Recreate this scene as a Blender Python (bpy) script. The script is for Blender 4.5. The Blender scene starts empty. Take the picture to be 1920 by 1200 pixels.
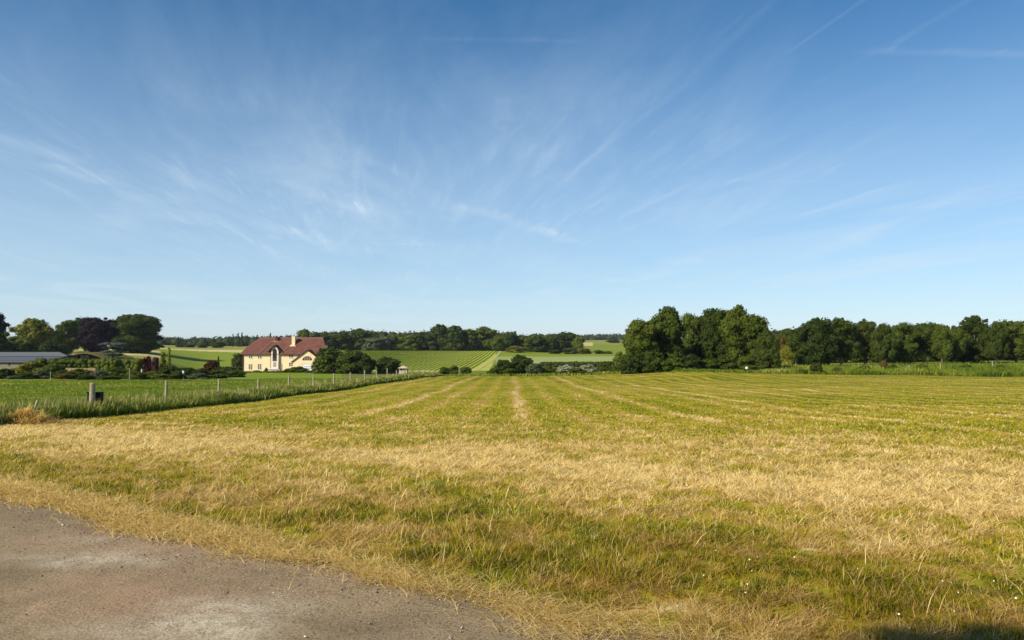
import bpy, bmesh, math, random
import numpy as np
from mathutils import Vector, Matrix
R = math.radians
F = 1387.0
EYE = 1.6
scene = bpy.context.scene
col = scene.collection

# ------------------------------------------------------------ camera, sky, sun
cam_d = bpy.data.cameras.new('camera'); cam = bpy.data.objects.new('camera', cam_d); col.objects.link(cam)
cam_d.sensor_width = 36.0; cam_d.lens = 26.0; cam_d.clip_start = 0.05; cam_d.clip_end = 12000
PITCH = math.atan(40 / F)
cam.location = (0, 0, EYE); cam.rotation_euler = (R(90) + PITCH, 0, 0)
scene.camera = cam
scene.view_settings.view_transform = 'Standard'
try: scene.view_settings.look = 'None'
except Exception: pass
scene.view_settings.exposure = 0.5
scene.view_settings.gamma = 1
SUN_AZ, SUN_EL = R(232), R(33)      # compass style: 0 = +Y (view direction), clockwise
sx, sy = math.sin(SUN_AZ), math.cos(SUN_AZ)
ld = bpy.data.lights.new('sun', 'SUN'); ld.energy = 4.9; ld.angle = R(0.5); ld.color = (1.0, .90, .74)
sun = bpy.data.objects.new('sun', ld); col.objects.link(sun)
sdir = Vector((sx * math.cos(SUN_EL), sy * math.cos(SUN_EL), math.sin(SUN_EL)))
sun.rotation_euler = sdir.to_track_quat('Z', 'Y').to_euler(); sun.location = (0, 0, 60)

def ray(px, py):
    yv = 600 - py
    return Vector((px - 960, math.cos(PITCH) * F - math.sin(PITCH) * yv, math.sin(PITCH) * F + math.cos(PITCH) * yv))

def make_world():
    w = bpy.data.worlds.new("World"); scene.world = w; w.use_nodes = True
    nt = w.node_tree; N = nt.nodes; L = nt.links; N.clear()
    out = N.new('ShaderNodeOutputWorld'); bg = N.new('ShaderNodeBackground'); L.new(bg.outputs[0], out.inputs[0])
    bg.inputs[1].default_value = 0.084
    sky = N.new('ShaderNodeTexSky'); sky.sky_type = 'NISHITA'; sky.sun_disc = False
    sky.sun_elevation = SUN_EL; sky.sun_rotation = SUN_AZ
    sky.air_density = 0.92; sky.dust_density = 0.0; sky.ozone_density = 7.0; sky.altitude = 60
    hs = N.new('ShaderNodeHueSaturation'); hs.inputs['Saturation'].default_value = 1.12; hs.inputs['Hue'].default_value = .491; L.new(sky.outputs[0], hs.inputs['Color'])
    def val(x):
        n = N.new('ShaderNodeValue'); n.outputs[0].default_value = x; return n.outputs[0]
    def m(op, a, b=None, c=None, clamp=False):
        n = N.new('ShaderNodeMath'); n.operation = op; n.use_clamp = clamp
        for i, v in enumerate((a, b, c)):
            if v is None: continue
            if isinstance(v, (int, float)): n.inputs[i].default_value = v
            else: L.new(v, n.inputs[i])
        return n.outputs[0]
    tc = N.new('ShaderNodeTexCoord'); sp = N.new('ShaderNodeSeparateXYZ'); L.new(tc.outputs['Generated'], sp.inputs[0])
    X, Y, Z = sp.outputs
    zz = m('MAXIMUM', m('ADD', Z, 0.02), 0.012)
    px = m('DIVIDE', X, zz); py = m('DIVIDE', Y, zz)
    # u runs across the streaks, v along them (they converge a little left of the view axis)
    a = math.radians(-9.0); ca, sa = math.cos(a), math.sin(a)
    u = m('SUBTRACT', m('MULTIPLY', px, ca), m('MULTIPLY', py, sa))
    v = m('ADD', m('MULTIPLY', px, sa), m('MULTIPLY', py, ca))
    def noise(su, sv, scale, detail, off=0.0, rough=.55, dist=0.0):
        cb = N.new('ShaderNodeCombineXYZ'); L.new(m('MULTIPLY', u, su), cb.inputs[0]); L.new(m('MULTIPLY', v, sv), cb.inputs[1]); cb.inputs[2].default_value = off
        n = N.new('ShaderNodeTexNoise'); n.inputs['Scale'].default_value = scale; n.inputs['Detail'].default_value = detail
        n.inputs['Roughness'].default_value = rough; n.inputs['Distortion'].default_value = dist
        L.new(cb.outputs[0], n.inputs['Vector']); return n.outputs[0]
    def ss(x, lo, hi, o=1.0):
        n = N.new('ShaderNodeMapRange'); n.interpolation_type = 'SMOOTHSTEP'
        n.inputs[1].default_value = lo; n.inputs[2].default_value = hi; n.inputs[4].default_value = o
        L.new(x, n.inputs[0]); return n.outputs[0]
    streak = ss(noise(1.0, .30, 1.0, 9, 3.1, .66, .9), .38, .80)
    fine = ss(noise(3.0, .34, 2.6, 7, 7.7, .68, .7), .46, .80)
    veil = ss(noise(.6, .4, .8, 4, 1.3, .5), .30, .70)
    wide = ss(noise(.5, .35, .5, 2, 12.0, .5), .35, .62)
    cl = m('MULTIPLY', streak, m('ADD', m('MULTIPLY', wide, .26), .08))
    cl = m('ADD', cl, m('MULTIPLY', m('MULTIPLY', fine, veil), .19))
    cl = m('ADD', cl, m('MULTIPLY', veil, .04))
    cl = m('MULTIPLY', cl, m('ADD', m('MULTIPLY', m('SUBTRACT', 1.0, ss(Z, .15, .42)), .75), .3))
    # contrails and single wisps: soft lines between two directions of the sky
    def seg(A, B, w0, amp, soft=.25):
        nonlocal cl
        pa = ray(*A).normalized(); pb = ray(*B).normalized()
        ax, ay = pa.x / (pa.z + .02), pa.y / (pa.z + .02); bx, by = pb.x / (pb.z + .02), pb.y / (pb.z + .02)
        ln = math.hypot(bx - ax, by - ay); dx, dy = (bx - ax) / ln, (by - ay) / ln
        rx = m('SUBTRACT', px, ax); ry = m('SUBTRACT', py, ay)
        al = m('ADD', m('MULTIPLY', rx, dx), m('MULTIPLY', ry, dy))
        pe = m('ABSOLUTE', m('ADD', m('SUBTRACT', m('MULTIPLY', ry, dx), m('MULTIPLY', rx, dy)), m('MULTIPLY', m('SUBTRACT', fine, .5), w0 * .8)))
        g = m('SUBTRACT', 1.0, ss(pe, 0.0, w0)); tt = m('DIVIDE', al, ln)
        e = m('MULTIPLY', ss(tt, -soft, soft * .3), m('SUBTRACT', 1.0, ss(tt, 1 - soft * .3, 1 + soft)))
        k = m('MULTIPLY', m('MULTIPLY', g, e), m('ADD', m('MULTIPLY', fine, .9), m('ADD', m('MULTIPLY', streak, .5), .35)))
        cl = m('ADD', cl, m('MULTIPLY', k, amp * .62))
    seg((1640, -12), (1500, 85), .014, .22)
    seg((1840, -12), (1690, 75), .022, .16)
    seg((1690, 75), (1545, 150), .022, .08)
    seg((1455, 5), (1265, 180), .035, .12)
    seg((1265, 180), (1090, 310), .035, .08)
    seg((1640, 92), (1960, 98), .05, .20, .15)
    seg((915, 393), (1075, 450), .16, .34)
    seg((1500, 402), (1680, 345), .09, .24)
    seg((1585, 447), (1790, 368), .11, .16)
    seg((690, 456), (850, 458), .08, .22)
    seg((1390, 337), (1590, 341), .03, .12)
    seg((1530, 537), (1680, 538), .7, .22)
    seg((1235, 487), (1305, 484), .5, .2)
    seg((1185, 555), (1245, 558), .9, .2)
    seg((980, 555), (1080, 560), .8, .16)
    seg((115, 310), (200, 342), .12, .24)
    seg((20, 255), (150, 300), .14, .2); seg((340, 330), (480, 392), .10, .22); seg((600, 365), (700, 402), .12, .22); seg((410, 380), (640, 470), .2, .18); seg((460, 455), (640, 520), .4, .16); seg((560, 430), (690, 470), .25, .2)
    seg((300, 305), (500, 385), .12, .16)
    seg((550, 342), (700, 395), .10, .14)
    seg((820, 70), (1060, 74), .03, .10)
    seg((720, 300), (870, 390), .12, .16)
    cl = m('MINIMUM', cl, .8)
    # low thin milky layer of cloud towards the horizon
    low = m('SUBTRACT', 1.0, ss(Z, -.02, .46))
    tot = m('ADD', cl, m('MULTIPLY', low, .52), clamp=True)
    mix = N.new('ShaderNodeMix'); mix.data_type = 'RGBA'
    L.new(tot, mix.inputs[0]); L.new(hs.outputs[0], mix.inputs[6]); mix.inputs[7].default_value = (5.7, 6.9, 7.9, 1)
    L.new(mix.outputs[2], bg.inputs[0])
make_world()

# ------------------------------------------------------------ tools
def tag(o, label=None, cat=None, group=None, kind=None):
    if label: o['label'] = label
    if cat: o['category'] = cat
    if group: o['group'] = group
    if kind: o['kind'] = kind
    return o

def lattice(ix, iy, seed):
    h = (ix.astype(np.int64) * 374761393 + iy.astype(np.int64) * 668265263 + seed * 974711) & 0xffffffff
    h = ((h ^ (h >> 13)) * 1274126177) & 0xffffffff
    h = h ^ (h >> 16)
    return (h & 0xffffff) / float(0xffffff)
def vnoise(x, y, seed=0):
    x = np.asarray(x, float); y = np.asarray(y, float)
    ix = np.floor(x); iy = np.floor(y); fx = x - ix; fy = y - iy
    fx = fx * fx * (3 - 2 * fx); fy = fy * fy * (3 - 2 * fy)
    a = lattice(ix, iy, seed); b = lattice(ix + 1, iy, seed); c = lattice(ix, iy + 1, seed); d = lattice(ix + 1, iy + 1, seed)
    return (a * (1 - fx) + b * fx) * (1 - fy) + (c * (1 - fx) + d * fx) * fy
def fbm(x, y, seed=0, o=4):
    s = 0; a = .5; t = 0
    for i in range(o):
        s = s + a * vnoise(x * 2 ** i + 17.3 * i, y * 2 ** i - 9.1 * i, seed + i); t += a; a *= .55
    return s / t
def sstep(x, a, b):
    t = np.clip((x - a) / (b - a), 0, 1); return t * t * (3 - 2 * t)

# ------------------------------------------------------------ terrain height
def zz(py, Y): return EYE - (py - 640) * Y / F
near = [(0, 0), (8, 0), (15, -.35), (25, -.88), (50, -1.8), (75, -2.42)]
PROF = {
    -200: near + [(95, zz(712, 95)), (125, -4.2), (160, -4.2), (250, zz(665, 250)), (330, zz(655, 330)), (500, zz(650, 500)), (1000, 1.6), (1500, zz(637, 1500)), (4000, 9)],
    250: near + [(95, zz(712, 95)), (125, -4.2), (160, -4.4), (250, zz(669, 250)), (330, zz(656, 330)), (500, zz(650, 500)), (1000, 1.2), (1500, zz(637, 1500)), (4000, 9)],
    400: near + [(95, -3.3), (150, -5.4), (205, -7.1), (255, -7.7), (330, -5.8), (400, zz(657, 400)), (600, zz(650, 600)), (1000, -.6), (1500, zz(637, 1500)), (4000, 9)],
    640: near + [(95, -3.2), (150, -5.6), (220, -7.4), (250, -7.2), (320, -5.6), (420, zz(658, 420)), (600, -3.2), (1000, -.6), (1500, 2), (4000, 9)],
    780: near + [(95, -3.0), (112, -3.7), (150, -5.8), (230, -7.8), (420, zz(658.5, 420)), (600, -4.2), (1000, -2), (1500, 2), (4000, 9)],
    930: near + [(95, -3.0), (112, -3.65), (150, -5.6), (230, -7.4), (420, zz(659, 420)), (600, -4.2), (1000, -1), (1500, 3), (4000, 9)],
    1060: near + [(95, -2.95), (112, -3.65), (130, zz(703, 130)), (170, zz(694, 170)), (220, zz(686, 220)), (300, zz(673, 300)), (420, zz(663, 420)), (600, zz(651, 600)), (900, zz(641, 900)), (1500, zz(637, 1500)), (4000, 12)],
    1160: near + [(95, -2.85), (112, -3.4), (130, zz(699, 130)), (170, zz(693, 170)), (220, zz(686, 220)), (300, zz(672, 300)), (420, zz(663, 420)), (600, zz(651, 600)), (900, zz(641, 900)), (1500, zz(637, 1500)), (4000, 12)],
    1300: near + [(95, zz(697, 95)), (115, zz(694, 115)), (150, -3.8), (300, -5), (600, -4), (1500, 4), (4000, 12)],
    1500: near + [(97, zz(702, 97)), (125, -3.3), (150, -3.6), (300, -4), (600, -3), (1500, 4), (4000, 12)],
    1900: near + [(97, zz(706.5, 97)), (125, -3.05), (150, -3.0), (300, -3), (600, -2), (1500, 4), (4000, 12)],
}
CX = sorted(PROF); CT = np.array([(c - 960) / F for c in CX])
def hz(x, y):
    x = np.atleast_1d(np.asarray(x, float)); y = np.atleast_1d(np.asarray(y, float))
    Y = np.maximum(y, 0); t = x / np.maximum(Y, 20)
    Z = np.stack([np.interp(Y, [p[0] for p in PROF[c]], [p[1] for p in PROF[c]]) for c in CX])
    i = np.clip(np.searchsorted(CT, t) - 1, 0, len(CT) - 2)
    f = np.clip((t - CT[i]) / (CT[i + 1] - CT[i]), 0, 1); f = f * f * (3 - 2 * f)
    k = np.arange(len(x))
    z = Z[i, k] * (1 - f) + Z[i + 1, k] * f
    bump = (fbm(x / 9, y / 9, 5, 2) - .5) * .22 * sstep(Y, 12, 40)
    return z + bump
def gz(x, y): return float(hz(x, y)[0])

# the track's edge, and the fence
def sroad(x, y): return .503 * x + .864 * y - 3.69
def xfence(y): return -13.94 + .0288 * (y - 24.6)
def pxc(x, y): return 960 + F * x / np.maximum(y, .1)

def dryness(x, y):
    """0 green .. 1 pale straw, for the mown field"""
    s = sroad(x, y); al = .864 * x - .503 * y
    n1 = fbm(x / 1.1, y / 1.1, 11, 4); n2 = fbm(x / 3.2, y / 3.2, 23, 3); n3 = fbm(x / .35, y / .35, 31, 3)
    nl = fbm(al / 2.6, s / .45, 41, 4)
    sw = s + (fbm(al / 3, s / 3, 51, 3) - .5) * 1.3 * sstep(s, .3, 1.5); n4 = fbm(x / .16, y / .16, 37, 2); swirl = fbm(x / .9 + 3 * n1, y / .9 - 3 * n1, 39, 3)
    vend = np.interp(al, [-9.6, -1.3], [.8, .22]); sw = sw - (vend - .5) * (1 - sstep(s, 1, 3))
    d = np.interp(sw, [-1, .10, .30, .55, 1.9, 2.7, 3.9, 4.5, 5.5, 6.2, 7.8, 9.5, 12, 16],
                      [1.0, .88, .56, .42, .44, .57, .60, .98, 1.04, .66, .57, .40, .31, .26])
    # long windrows of pale cut hay running away from the track
    xs = x + (fbm(y / 7, x / 7, 61, 3) - .5) * .9
    st = .5 + .5 * np.sin(xs * 2 * np.pi / 1.75 + .5)
    st2 = .5 + .5 * np.sin(xs * 2 * np.pi / 5.1 + 1.1)
    far = sstep(s, 10, 17)
    stripes = (st ** 2.2) * (.35 + .65 * st2) * (.35 + .9 * fbm(x / .8, y / 6, 71, 3))
    d = d + far * (stripes * .70 - .03) - .34 * sstep(al, -4, 0) * (1 - sstep(s, 1.8, 2.8))
    # ... and crosswise ones on the right-hand part
    d = d + far * .35 * (fbm(x / 16, y / 1.7, 81, 4) - .5) * sstep(x, 3, 14) * 2
    amp = .85 - .3 * far
    fd = 1 - .6 * far
    d = d + (n1 - .5) * .75 * amp + (n2 - .5) * .95 * amp + ((n3 - .5) * .85 + (n4 - .5) * 1.25 + (swirl - .5) * .7) * fd + (nl - .5) * .5 * (1 - far)
    # greener again towards the far side
    d = d - .16 * sstep(y, 60, 95)
    return np.clip(d, 0, 1)

# ------------------------------------------------------------ mesh helpers
def mesh_np(name, V, quads=None, tris=None, fattr=None, vattr=None, mats=(), smooth=False, midx=None):
    me = bpy.data.meshes.new(name)
    V = np.asarray(V, np.float32); me.vertices.add(len(V)); me.vertices.foreach_set('co', V.ravel())
    lp = []; tot = []
    if quads is not None and len(quads): lp.append(np.asarray(quads, np.int32).ravel()); tot.append(np.full(len(quads), 4, np.int32))
    if tris is not None and len(tris): lp.append(np.asarray(tris, np.int32).ravel()); tot.append(np.full(len(tris), 3, np.int32))
    lp = np.concatenate(lp); tot = np.concatenate(tot)
    st = np.concatenate([[0], np.cumsum(tot)[:-1]]).astype(np.int32)
    me.loops.add(len(lp)); me.loops.foreach_set('vertex_index', lp)
    me.polygons.add(len(tot)); me.polygons.foreach_set('loop_start', st)
    try: me.polygons.foreach_set('loop_total', tot)
    except Exception: pass
    if smooth: me.polygons.foreach_set('use_smooth', np.ones(len(tot), bool))
    if midx is not None: me.polygons.foreach_set('material_index', np.asarray(midx, np.int32))
    me.update(calc_edges=True)
    for k, a in (fattr or {}).items():
        at = me.attributes.new(k, 'FLOAT', 'FACE'); at.data.foreach_set('value', np.asarray(a, np.float32))
    for k, a in (vattr or {}).items():
        at = me.attributes.new(k, 'FLOAT', 'POINT'); at.data.foreach_set('value', np.asarray(a, np.float32))
    for mm in mats: me.materials.append(mm)
    return me
def ob(name, me, parent=None, loc=None):
    o = bpy.data.objects.new(name, me); col.objects.link(o)
    if parent is not None: o.parent = parent
    if loc is not None: o.location = loc
    return o

class MB:
    """collects boxes, prisms, tubes, polygons -> one mesh"""
    def __init__(s): s.v = []; s.f = []
    def poly(s, pts): b = len(s.v); s.v += [tuple(p) for p in pts]; s.f.append(tuple(range(b, b + len(pts)))); return s
    def box(s, x0, x1, y0, y1, z0, z1):
        b = len(s.v); s.v += [(x, y, z) for z in (z0, z1) for (x, y) in ((x0, y0), (x1, y0), (x1, y1), (x0, y1))]
        s.f += [tuple(b + i for i in q) for q in ((0, 3, 2, 1), (4, 5, 6, 7), (0, 1, 5, 4), (1, 2, 6, 5), (2, 3, 7, 6), (3, 0, 4, 7))]; return s
    def prism(s, poly, y0, y1):
        """poly of (x,z) extruded along y"""
        n = len(poly); b = len(s.v); s.v += [(x, y0, z) for x, z in poly] + [(x, y1, z) for x, z in poly]
        s.f.append(tuple(b + i for i in range(n))); s.f.append(tuple(b + n + i for i in reversed(range(n))))
        for i in range(n): j = (i + 1) % n; s.f.append((b + i, b + n + i, b + n + j, b + j))
        return s
    def tube(s, pts, rad, n=8, cap=True):
        rings = []
        for i, p in enumerate(pts):
            p = Vector(p); d = (Vector(pts[min(i + 1, len(pts) - 1)]) - Vector(pts[max(i - 1, 0)])).normalized()
            a = d.cross(Vector((0.31, 0.95, 0.05))); a = a.normalized() if a.length > 1e-3 else Vector((1, 0, 0)); c = d.cross(a)
            r = rad[i] if hasattr(rad, '__len__') else rad
            b = len(s.v)
            for k in range(n):
                t = 2 * math.pi * k / n; q = p + (a * math.cos(t) + c * math.sin(t)) * r; s.v.append(tuple(q))
            rings.append(b)
        for i in range(len(rings) - 1):
            for k in range(n):
                j = (k + 1) % n; s.f.append((rings[i] + k, rings[i] + j, rings[i + 1] + j, rings[i + 1] + k))
        if cap:
            s.f.append(tuple(rings[0] + k for k in reversed(range(n)))); s.f.append(tuple(rings[-1] + k for k in range(n)))
        return s
    def slab(s, pts, t):
        """polygon thickened straight down by t"""
        n = len(pts); b = len(s.v); s.v += [tuple(p) for p in pts] + [(p[0], p[1], p[2] - t) for p in pts]
        s.f.append(tuple(range(b, b + n))); s.f.append(tuple(b + n + i for i in reversed(range(n))))
        for i in range(n): j = (i + 1) % n; s.f.append((b + i, b + n + i, b + n + j, b + j))
        return s
    def build(s, name, mat, parent=None, loc=None, smooth=False, bevel=0):
        me = bpy.data.meshes.new(name); me.from_pydata(s.v, [], s.f); me.materials.append(mat)
        bm = bmesh.new(); bm.from_mesh(me); bmesh.ops.recalc_face_normals(bm, faces=bm.faces)
        if bevel: bmesh.ops.bevel(bm, geom=bm.edges[:], offset=bevel, segments=2, affect='EDGES', clamp_overlap=True)
        bm.to_mesh(me); bm.free()
        if smooth:
            for p in me.polygons: p.use_smooth = True
        return ob(name, me, parent, loc)

# ------------------------------------------------------------ materials
def newmat(name):
    m = bpy.data.materials.new(name); m.use_nodes = True; nt = m.node_tree; nt.nodes.clear()
    out = nt.nodes.new('ShaderNodeOutputMaterial'); b = nt.nodes.new('ShaderNodeBsdfPrincipled'); nt.links.new(b.outputs[0], out.inputs[0])
    b.inputs['Roughness'].default_value = .85
    try: b.inputs['Specular IOR Level'].default_value = .05
    except Exception: pass
    return m, nt, b, out
def ramp(nt, fac, stops):
    r = nt.nodes.new('ShaderNodeValToRGB'); e = r.color_ramp.elements
    while len(e) > 1: e.remove(e[-1])
    e[0].position = stops[0][0]; e[0].color = (*stops[0][1], 1)
    for p, c in stops[1:]: x = e.new(p); x.color = (*c, 1)
    nt.links.new(fac, r.inputs[0]); return r.outputs[0]
def nmath(nt, op, a, b=None, clamp=False):
    n = nt.nodes.new('ShaderNodeMath'); n.operation = op; n.use_clamp = clamp
    for i, v in enumerate((a, b)):
        if v is None: continue
        if isinstance(v, (int, float)): n.inputs[i].default_value = v
        else: nt.links.new(v, n.inputs[i])
    return n.outputs[0]
def nnoise(nt, scale, detail=4, rough=.6, vec=None, dist=0, obj=False):
    if vec is None:
        if obj: vec = nt.nodes.new('ShaderNodeTexCoord').outputs['Object']
        else: vec = nt.nodes.new('ShaderNodeNewGeometry').outputs['Position']
    n = nt.nodes.new('ShaderNodeTexNoise'); n.inputs['Scale'].default_value = scale; n.inputs['Detail'].default_value = detail
    n.inputs['Roughness'].default_value = rough; n.inputs['Distortion'].default_value = dist
    nt.links.new(vec, n.inputs['Vector']); return n.outputs[0]
def nattr(nt, name):
    a = nt.nodes.new('ShaderNodeAttribute'); a.attribute_name = name; return a.outputs['Fac']
def nbump(nt, b, h, strength, dist=.05):
    n = nt.nodes.new('ShaderNodeBump'); n.inputs['Strength'].default_value = strength; n.inputs['Distance'].default_value = dist
    nt.links.new(h, n.inputs['Height']); nt.links.new(n.outputs[0], b.inputs['Normal'])
def scaled_vec(nt, sc):
    g = nt.nodes.new('ShaderNodeNewGeometry'); mp = nt.nodes.new('ShaderNodeMapping'); mp.inputs['Scale'].default_value = sc
    nt.links.new(g.outputs['Position'], mp.inputs['Vector']); return mp.outputs[0]

FIELD_STOPS = [(0, (.150, .175, .005)), (.20, (.350, .350, .008)), (.42, (.480, .430, .020)), (.60, (.470, .320, .050)), (.78, (.610, .415, .110)), (1, (.850, .680, .300))]
GREEN_STOPS = [(0, (.070, .115, .014)), (.35, (.140, .195, .022)), (.65, (.215, .265, .022)), (.88, (.31, .32, .045)), (1, (.52, .46, .19))]
def blade_mat(name, stops, spread=.35, trans=.4):
    m, nt, b, out = newmat(name)
    f = nmath(nt, 'ADD', nattr(nt, 'dry'), nmath(nt, 'MULTIPLY', nmath(nt, 'SUBTRACT', nattr(nt, 'rnd'), .5), spread), True)
    c0 = ramp(nt, f, stops)                                       # coarse verge grass is a duller, browner kind
    du = nt.nodes.new('ShaderNodeMix'); du.data_type = 'RGBA'; du.blend_type = 'MULTIPLY'; nt.links.new(nattr(nt, 'dull'), du.inputs[0]); nt.links.new(c0, du.inputs[6]); du.inputs[7].default_value = (.66, .60, .52, 1)
    c = du.outputs[2]; nt.links.new(c, b.inputs['Base Color']); b.inputs['Roughness'].default_value = .6
    t = nt.nodes.new('ShaderNodeBsdfTranslucent'); nt.links.new(c, t.inputs[0])
    mx = nt.nodes.new('ShaderNodeMixShader'); mx.inputs[0].default_value = trans
    nt.links.new(b.outputs[0], mx.inputs[1]); nt.links.new(t.outputs[0], mx.inputs[2]); nt.links.new(mx.outputs[0], out.inputs[0])
    return m
M = {}
M['blade'] = blade_mat('mown_grass_blades', FIELD_STOPS, .5)
M['tallblade'] = blade_mat('tall_grass_blades', GREEN_STOPS, .5)
def field_mat():
    m, nt, b, out = newmat('mown_field')
    n1 = nnoise(nt, 14, 5, .7); n2 = nnoise(nt, 55, 3, .7); n3 = nnoise(nt, 2.2, 5, .65)
    f = nmath(nt, 'ADD', nattr(nt, 'dry'), nmath(nt, 'MULTIPLY', nmath(nt, 'SUBTRACT', n1, .5), .9))
    f = nmath(nt, 'ADD', f, nmath(nt, 'MULTIPLY', nmath(nt, 'SUBTRACT', n3, .5), .5), True)
    c = ramp(nt, f, FIELD_STOPS)
    mx = nt.nodes.new('ShaderNodeMix'); mx.data_type = 'RGBA'; mx.blend_type = 'MULTIPLY'
    mx.inputs[0].default_value = 1; dk = nt.nodes.new('ShaderNodeMix'); dk.data_type = 'RGBA'; dk.inputs[0].default_value = .36; nt.links.new(c, dk.inputs[6]); dk.inputs[7].default_value = (.06, .045, .022, 1); nt.links.new(dk.outputs[2], mx.inputs[6])
    g = ramp(nt, n2, [(.3, (.72, .70, .64)), (.55, (1, 1, 1))]); nt.links.new(g, mx.inputs[7])
    nt.links.new(mx.outputs[2], b.inputs['Base Color'])
    nbump(nt, b, nmath(nt, 'ADD', n1, nmath(nt, 'MULTIPLY', n2, .5)), .35, .05)
    return m
M['field'] = field_mat()
def land_mat(name, stops, scale=.25, sc=(1, 1, 1), fine=3.0, bump=.5):
    m, nt, b, out = newmat(name)
    v = scaled_vec(nt, sc)
    n = nmath(nt, 'ADD', nmath(nt, 'MULTIPLY', nnoise(nt, scale, 5, .6, v), .65), nmath(nt, 'MULTIPLY', nnoise(nt, fine, 4, .7), .35))
    nt.links.new(ramp(nt, n, stops), b.inputs['Base Color']); nbump(nt, b, nnoise(nt, fine, 4, .7), bump, .15)
    return m
M['pasture'] = land_mat('pasture', [(.30, (.13, .18, .012)), (.5, (.17, .23, .015)), (.68, (.22, .26, .024))], .22, (1, .6, 1))
M['rough'] = land_mat('rough_ground', [(.30, (.075, .105, .012)), (.5, (.13, .165, .020)), (.68, (.26, .23, .06))], .3)
M['crop'] = land_mat('crop_field', [(.3, (.150, .195, .012)), (.5, (.185, .230, .018)), (.7, (.22, .26, .025))], .03, (1, 3, 1), .5)
M['palecrop'] = land_mat('pale_crop_field', [(.3, (.22, .27, .075)), (.5, (.27, .32, .10)), (.7, (.31, .35, .13))], .03, (1, 3, 1), .5)
M['meadow'] = land_mat('meadow', [(.3, (.15, .19, .03)), (.5, (.22, .24, .045)), (.7, (.34, .32, .09))], .02, (1, 5, 1), .4)
M['stubble'] = land_mat('stubble_field', [(.3, (.36, .30, .11)), (.5, (.47, .40, .17)), (.7, (.56, .50, .24))], .03, (1, 5, 1), .5)
M['bare'] = land_mat('vineyard_soil', [(.3, (.28, .32, .04)), (.5, (.36, .39, .06)), (.7, (.44, .44, .10))], .08, (1, 1, 1), 1.5)

def leaf_mat(name, c0, c1, trans=.22, objvar=.5):
    m, nt, b, out = newmat(name)
    oi = nt.nodes.new('ShaderNodeObjectInfo')
    f = nmath(nt, 'ADD', nmath(nt, 'MULTIPLY', nattr(nt, 'rnd'), 1 - objvar), nmath(nt, 'MULTIPLY', oi.outputs['Random'], objvar), True)
    c = ramp(nt, f, [(0, c0), (1, c1)]); nt.links.new(c, b.inputs['Base Color']); b.inputs['Roughness'].default_value = .7
    t = nt.nodes.new('ShaderNodeBsdfTranslucent'); nt.links.new(c, t.inputs[0])
    mx = nt.nodes.new('ShaderNodeMixShader'); mx.inputs[0].default_value = trans
    nt.links.new(b.outputs[0], mx.inputs[1]); nt.links.new(t.outputs[0], mx.inputs[2]); nt.links.new(mx.outputs[0], out.inputs[0])
    return m
LEAF = {
    'dark': leaf_mat('leaves_dark_green', (.027, .044, .009), (.072, .096, .015)),
    'mid': leaf_mat('leaves_mid_green', (.046, .070, .010), (.112, .138, .018)),
    'fresh': leaf_mat('leaves_fresh_green', (.060, .090, .014), (.130, .155, .026)),
    'gold': leaf_mat('leaves_yellow_green', (.12, .13, .015), (.24, .23, .03)),
    'amber': leaf_mat('leaves_amber', (.095, .070, .016), (.15, .11, .022)),
    'purple': leaf_mat('leaves_copper_purple', (.014, .009, .016), (.030, .016, .024)),
    'maroon': leaf_mat('leaves_maroon', (.030, .008, .012), (.060, .014, .020)),
    'mauve': leaf_mat('leaves_mauve', (.10, .045, .05), (.17, .08, .08)),
    'russet': leaf_mat('leaves_russet', (.050, .022, .012), (.100, .045, .020)),
    'blue': leaf_mat('needles_blue_grey', (.085, .105, .095), (.17, .20, .18)),
    'silver': leaf_mat('leaves_grey_green', (.075, .098, .045), (.15, .17, .085)),
    'flower': leaf_mat('leaves_and_cream_blossom', (.10, .13, .05), (.46, .46, .32), objvar=.1),
    'far': leaf_mat('leaves_far_wood', (.036, .054, .018), (.070, .088, .028)),
    'vine': leaf_mat('vine_leaves', (.17, .225, .012), (.23, .28, .018)),
}
def simple(name, c, rough=.8, var=.25, scale=3, bump=0, c2=None, metallic=0, det=5):
    m, nt, b, out = newmat(name)
    n = nnoise(nt, scale, det, .65, obj=True)
    c2 = c2 or tuple(x * (1 - var) for x in c)
    nt.links.new(ramp(nt, n, [(.35, c2), (.65, c)]), b.inputs['Base Color']); b.inputs['Roughness'].default_value = rough; b.inputs['Metallic'].default_value = metallic
    if bump: nbump(nt, b, n, bump, .05)
    return m
M['bark'] = simple('bark', (.16, .13, .10), .95, .5, 4, .5)
M['palebark'] = simple('pale_bark', (.30, .26, .20), .95, .4, 4, .5)
M['post'] = simple('weathered_post', (.40, .35, .23), .9, .4, 9, .5)
M['postside'] = simple('grey_post', (.32, .30, .24), .9, .4, 9, .5)
M['wire'] = simple('wire', (.32, .32, .31), .5, .2, 5, metallic=.7)
M['black'] = simple('black_plastic', (.018, .018, .022), .5, .3, 6)
M['render'] = simple('cream_render', (.84, .68, .41), .9, .14, .7, .15)
M['trim'] = simple('white_trim', (.78, .70, .58), .6, .08, 2)
M['glass'] = simple('window_glass', (.045, .035, .035), .15, .3, 2)
M['brownwood'] = simple('brown_wood', (.11, .055, .04), .7, .3, 3)
M['brick'] = simple('dark_brick', (.14, .055, .045), .9, .35, 6)
M['flash'] = simple('pink_mortar', (.42, .24, .19), .9, .2, 3)
M['white'] = simple('white_paint', (.78, .78, .80), .5, .1, 2)
M['stone'] = simple('tan_stone', (.36, .27, .15), .95, .45, 2.2, .6)
M['stonegrey'] = simple('grey_stone', (.42, .40, .36), .95, .4, 3, .5)
M['greyroof'] = simple('grey_sheet_roof', (.14, .15, .155), .9, .14, 1.2)
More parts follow.
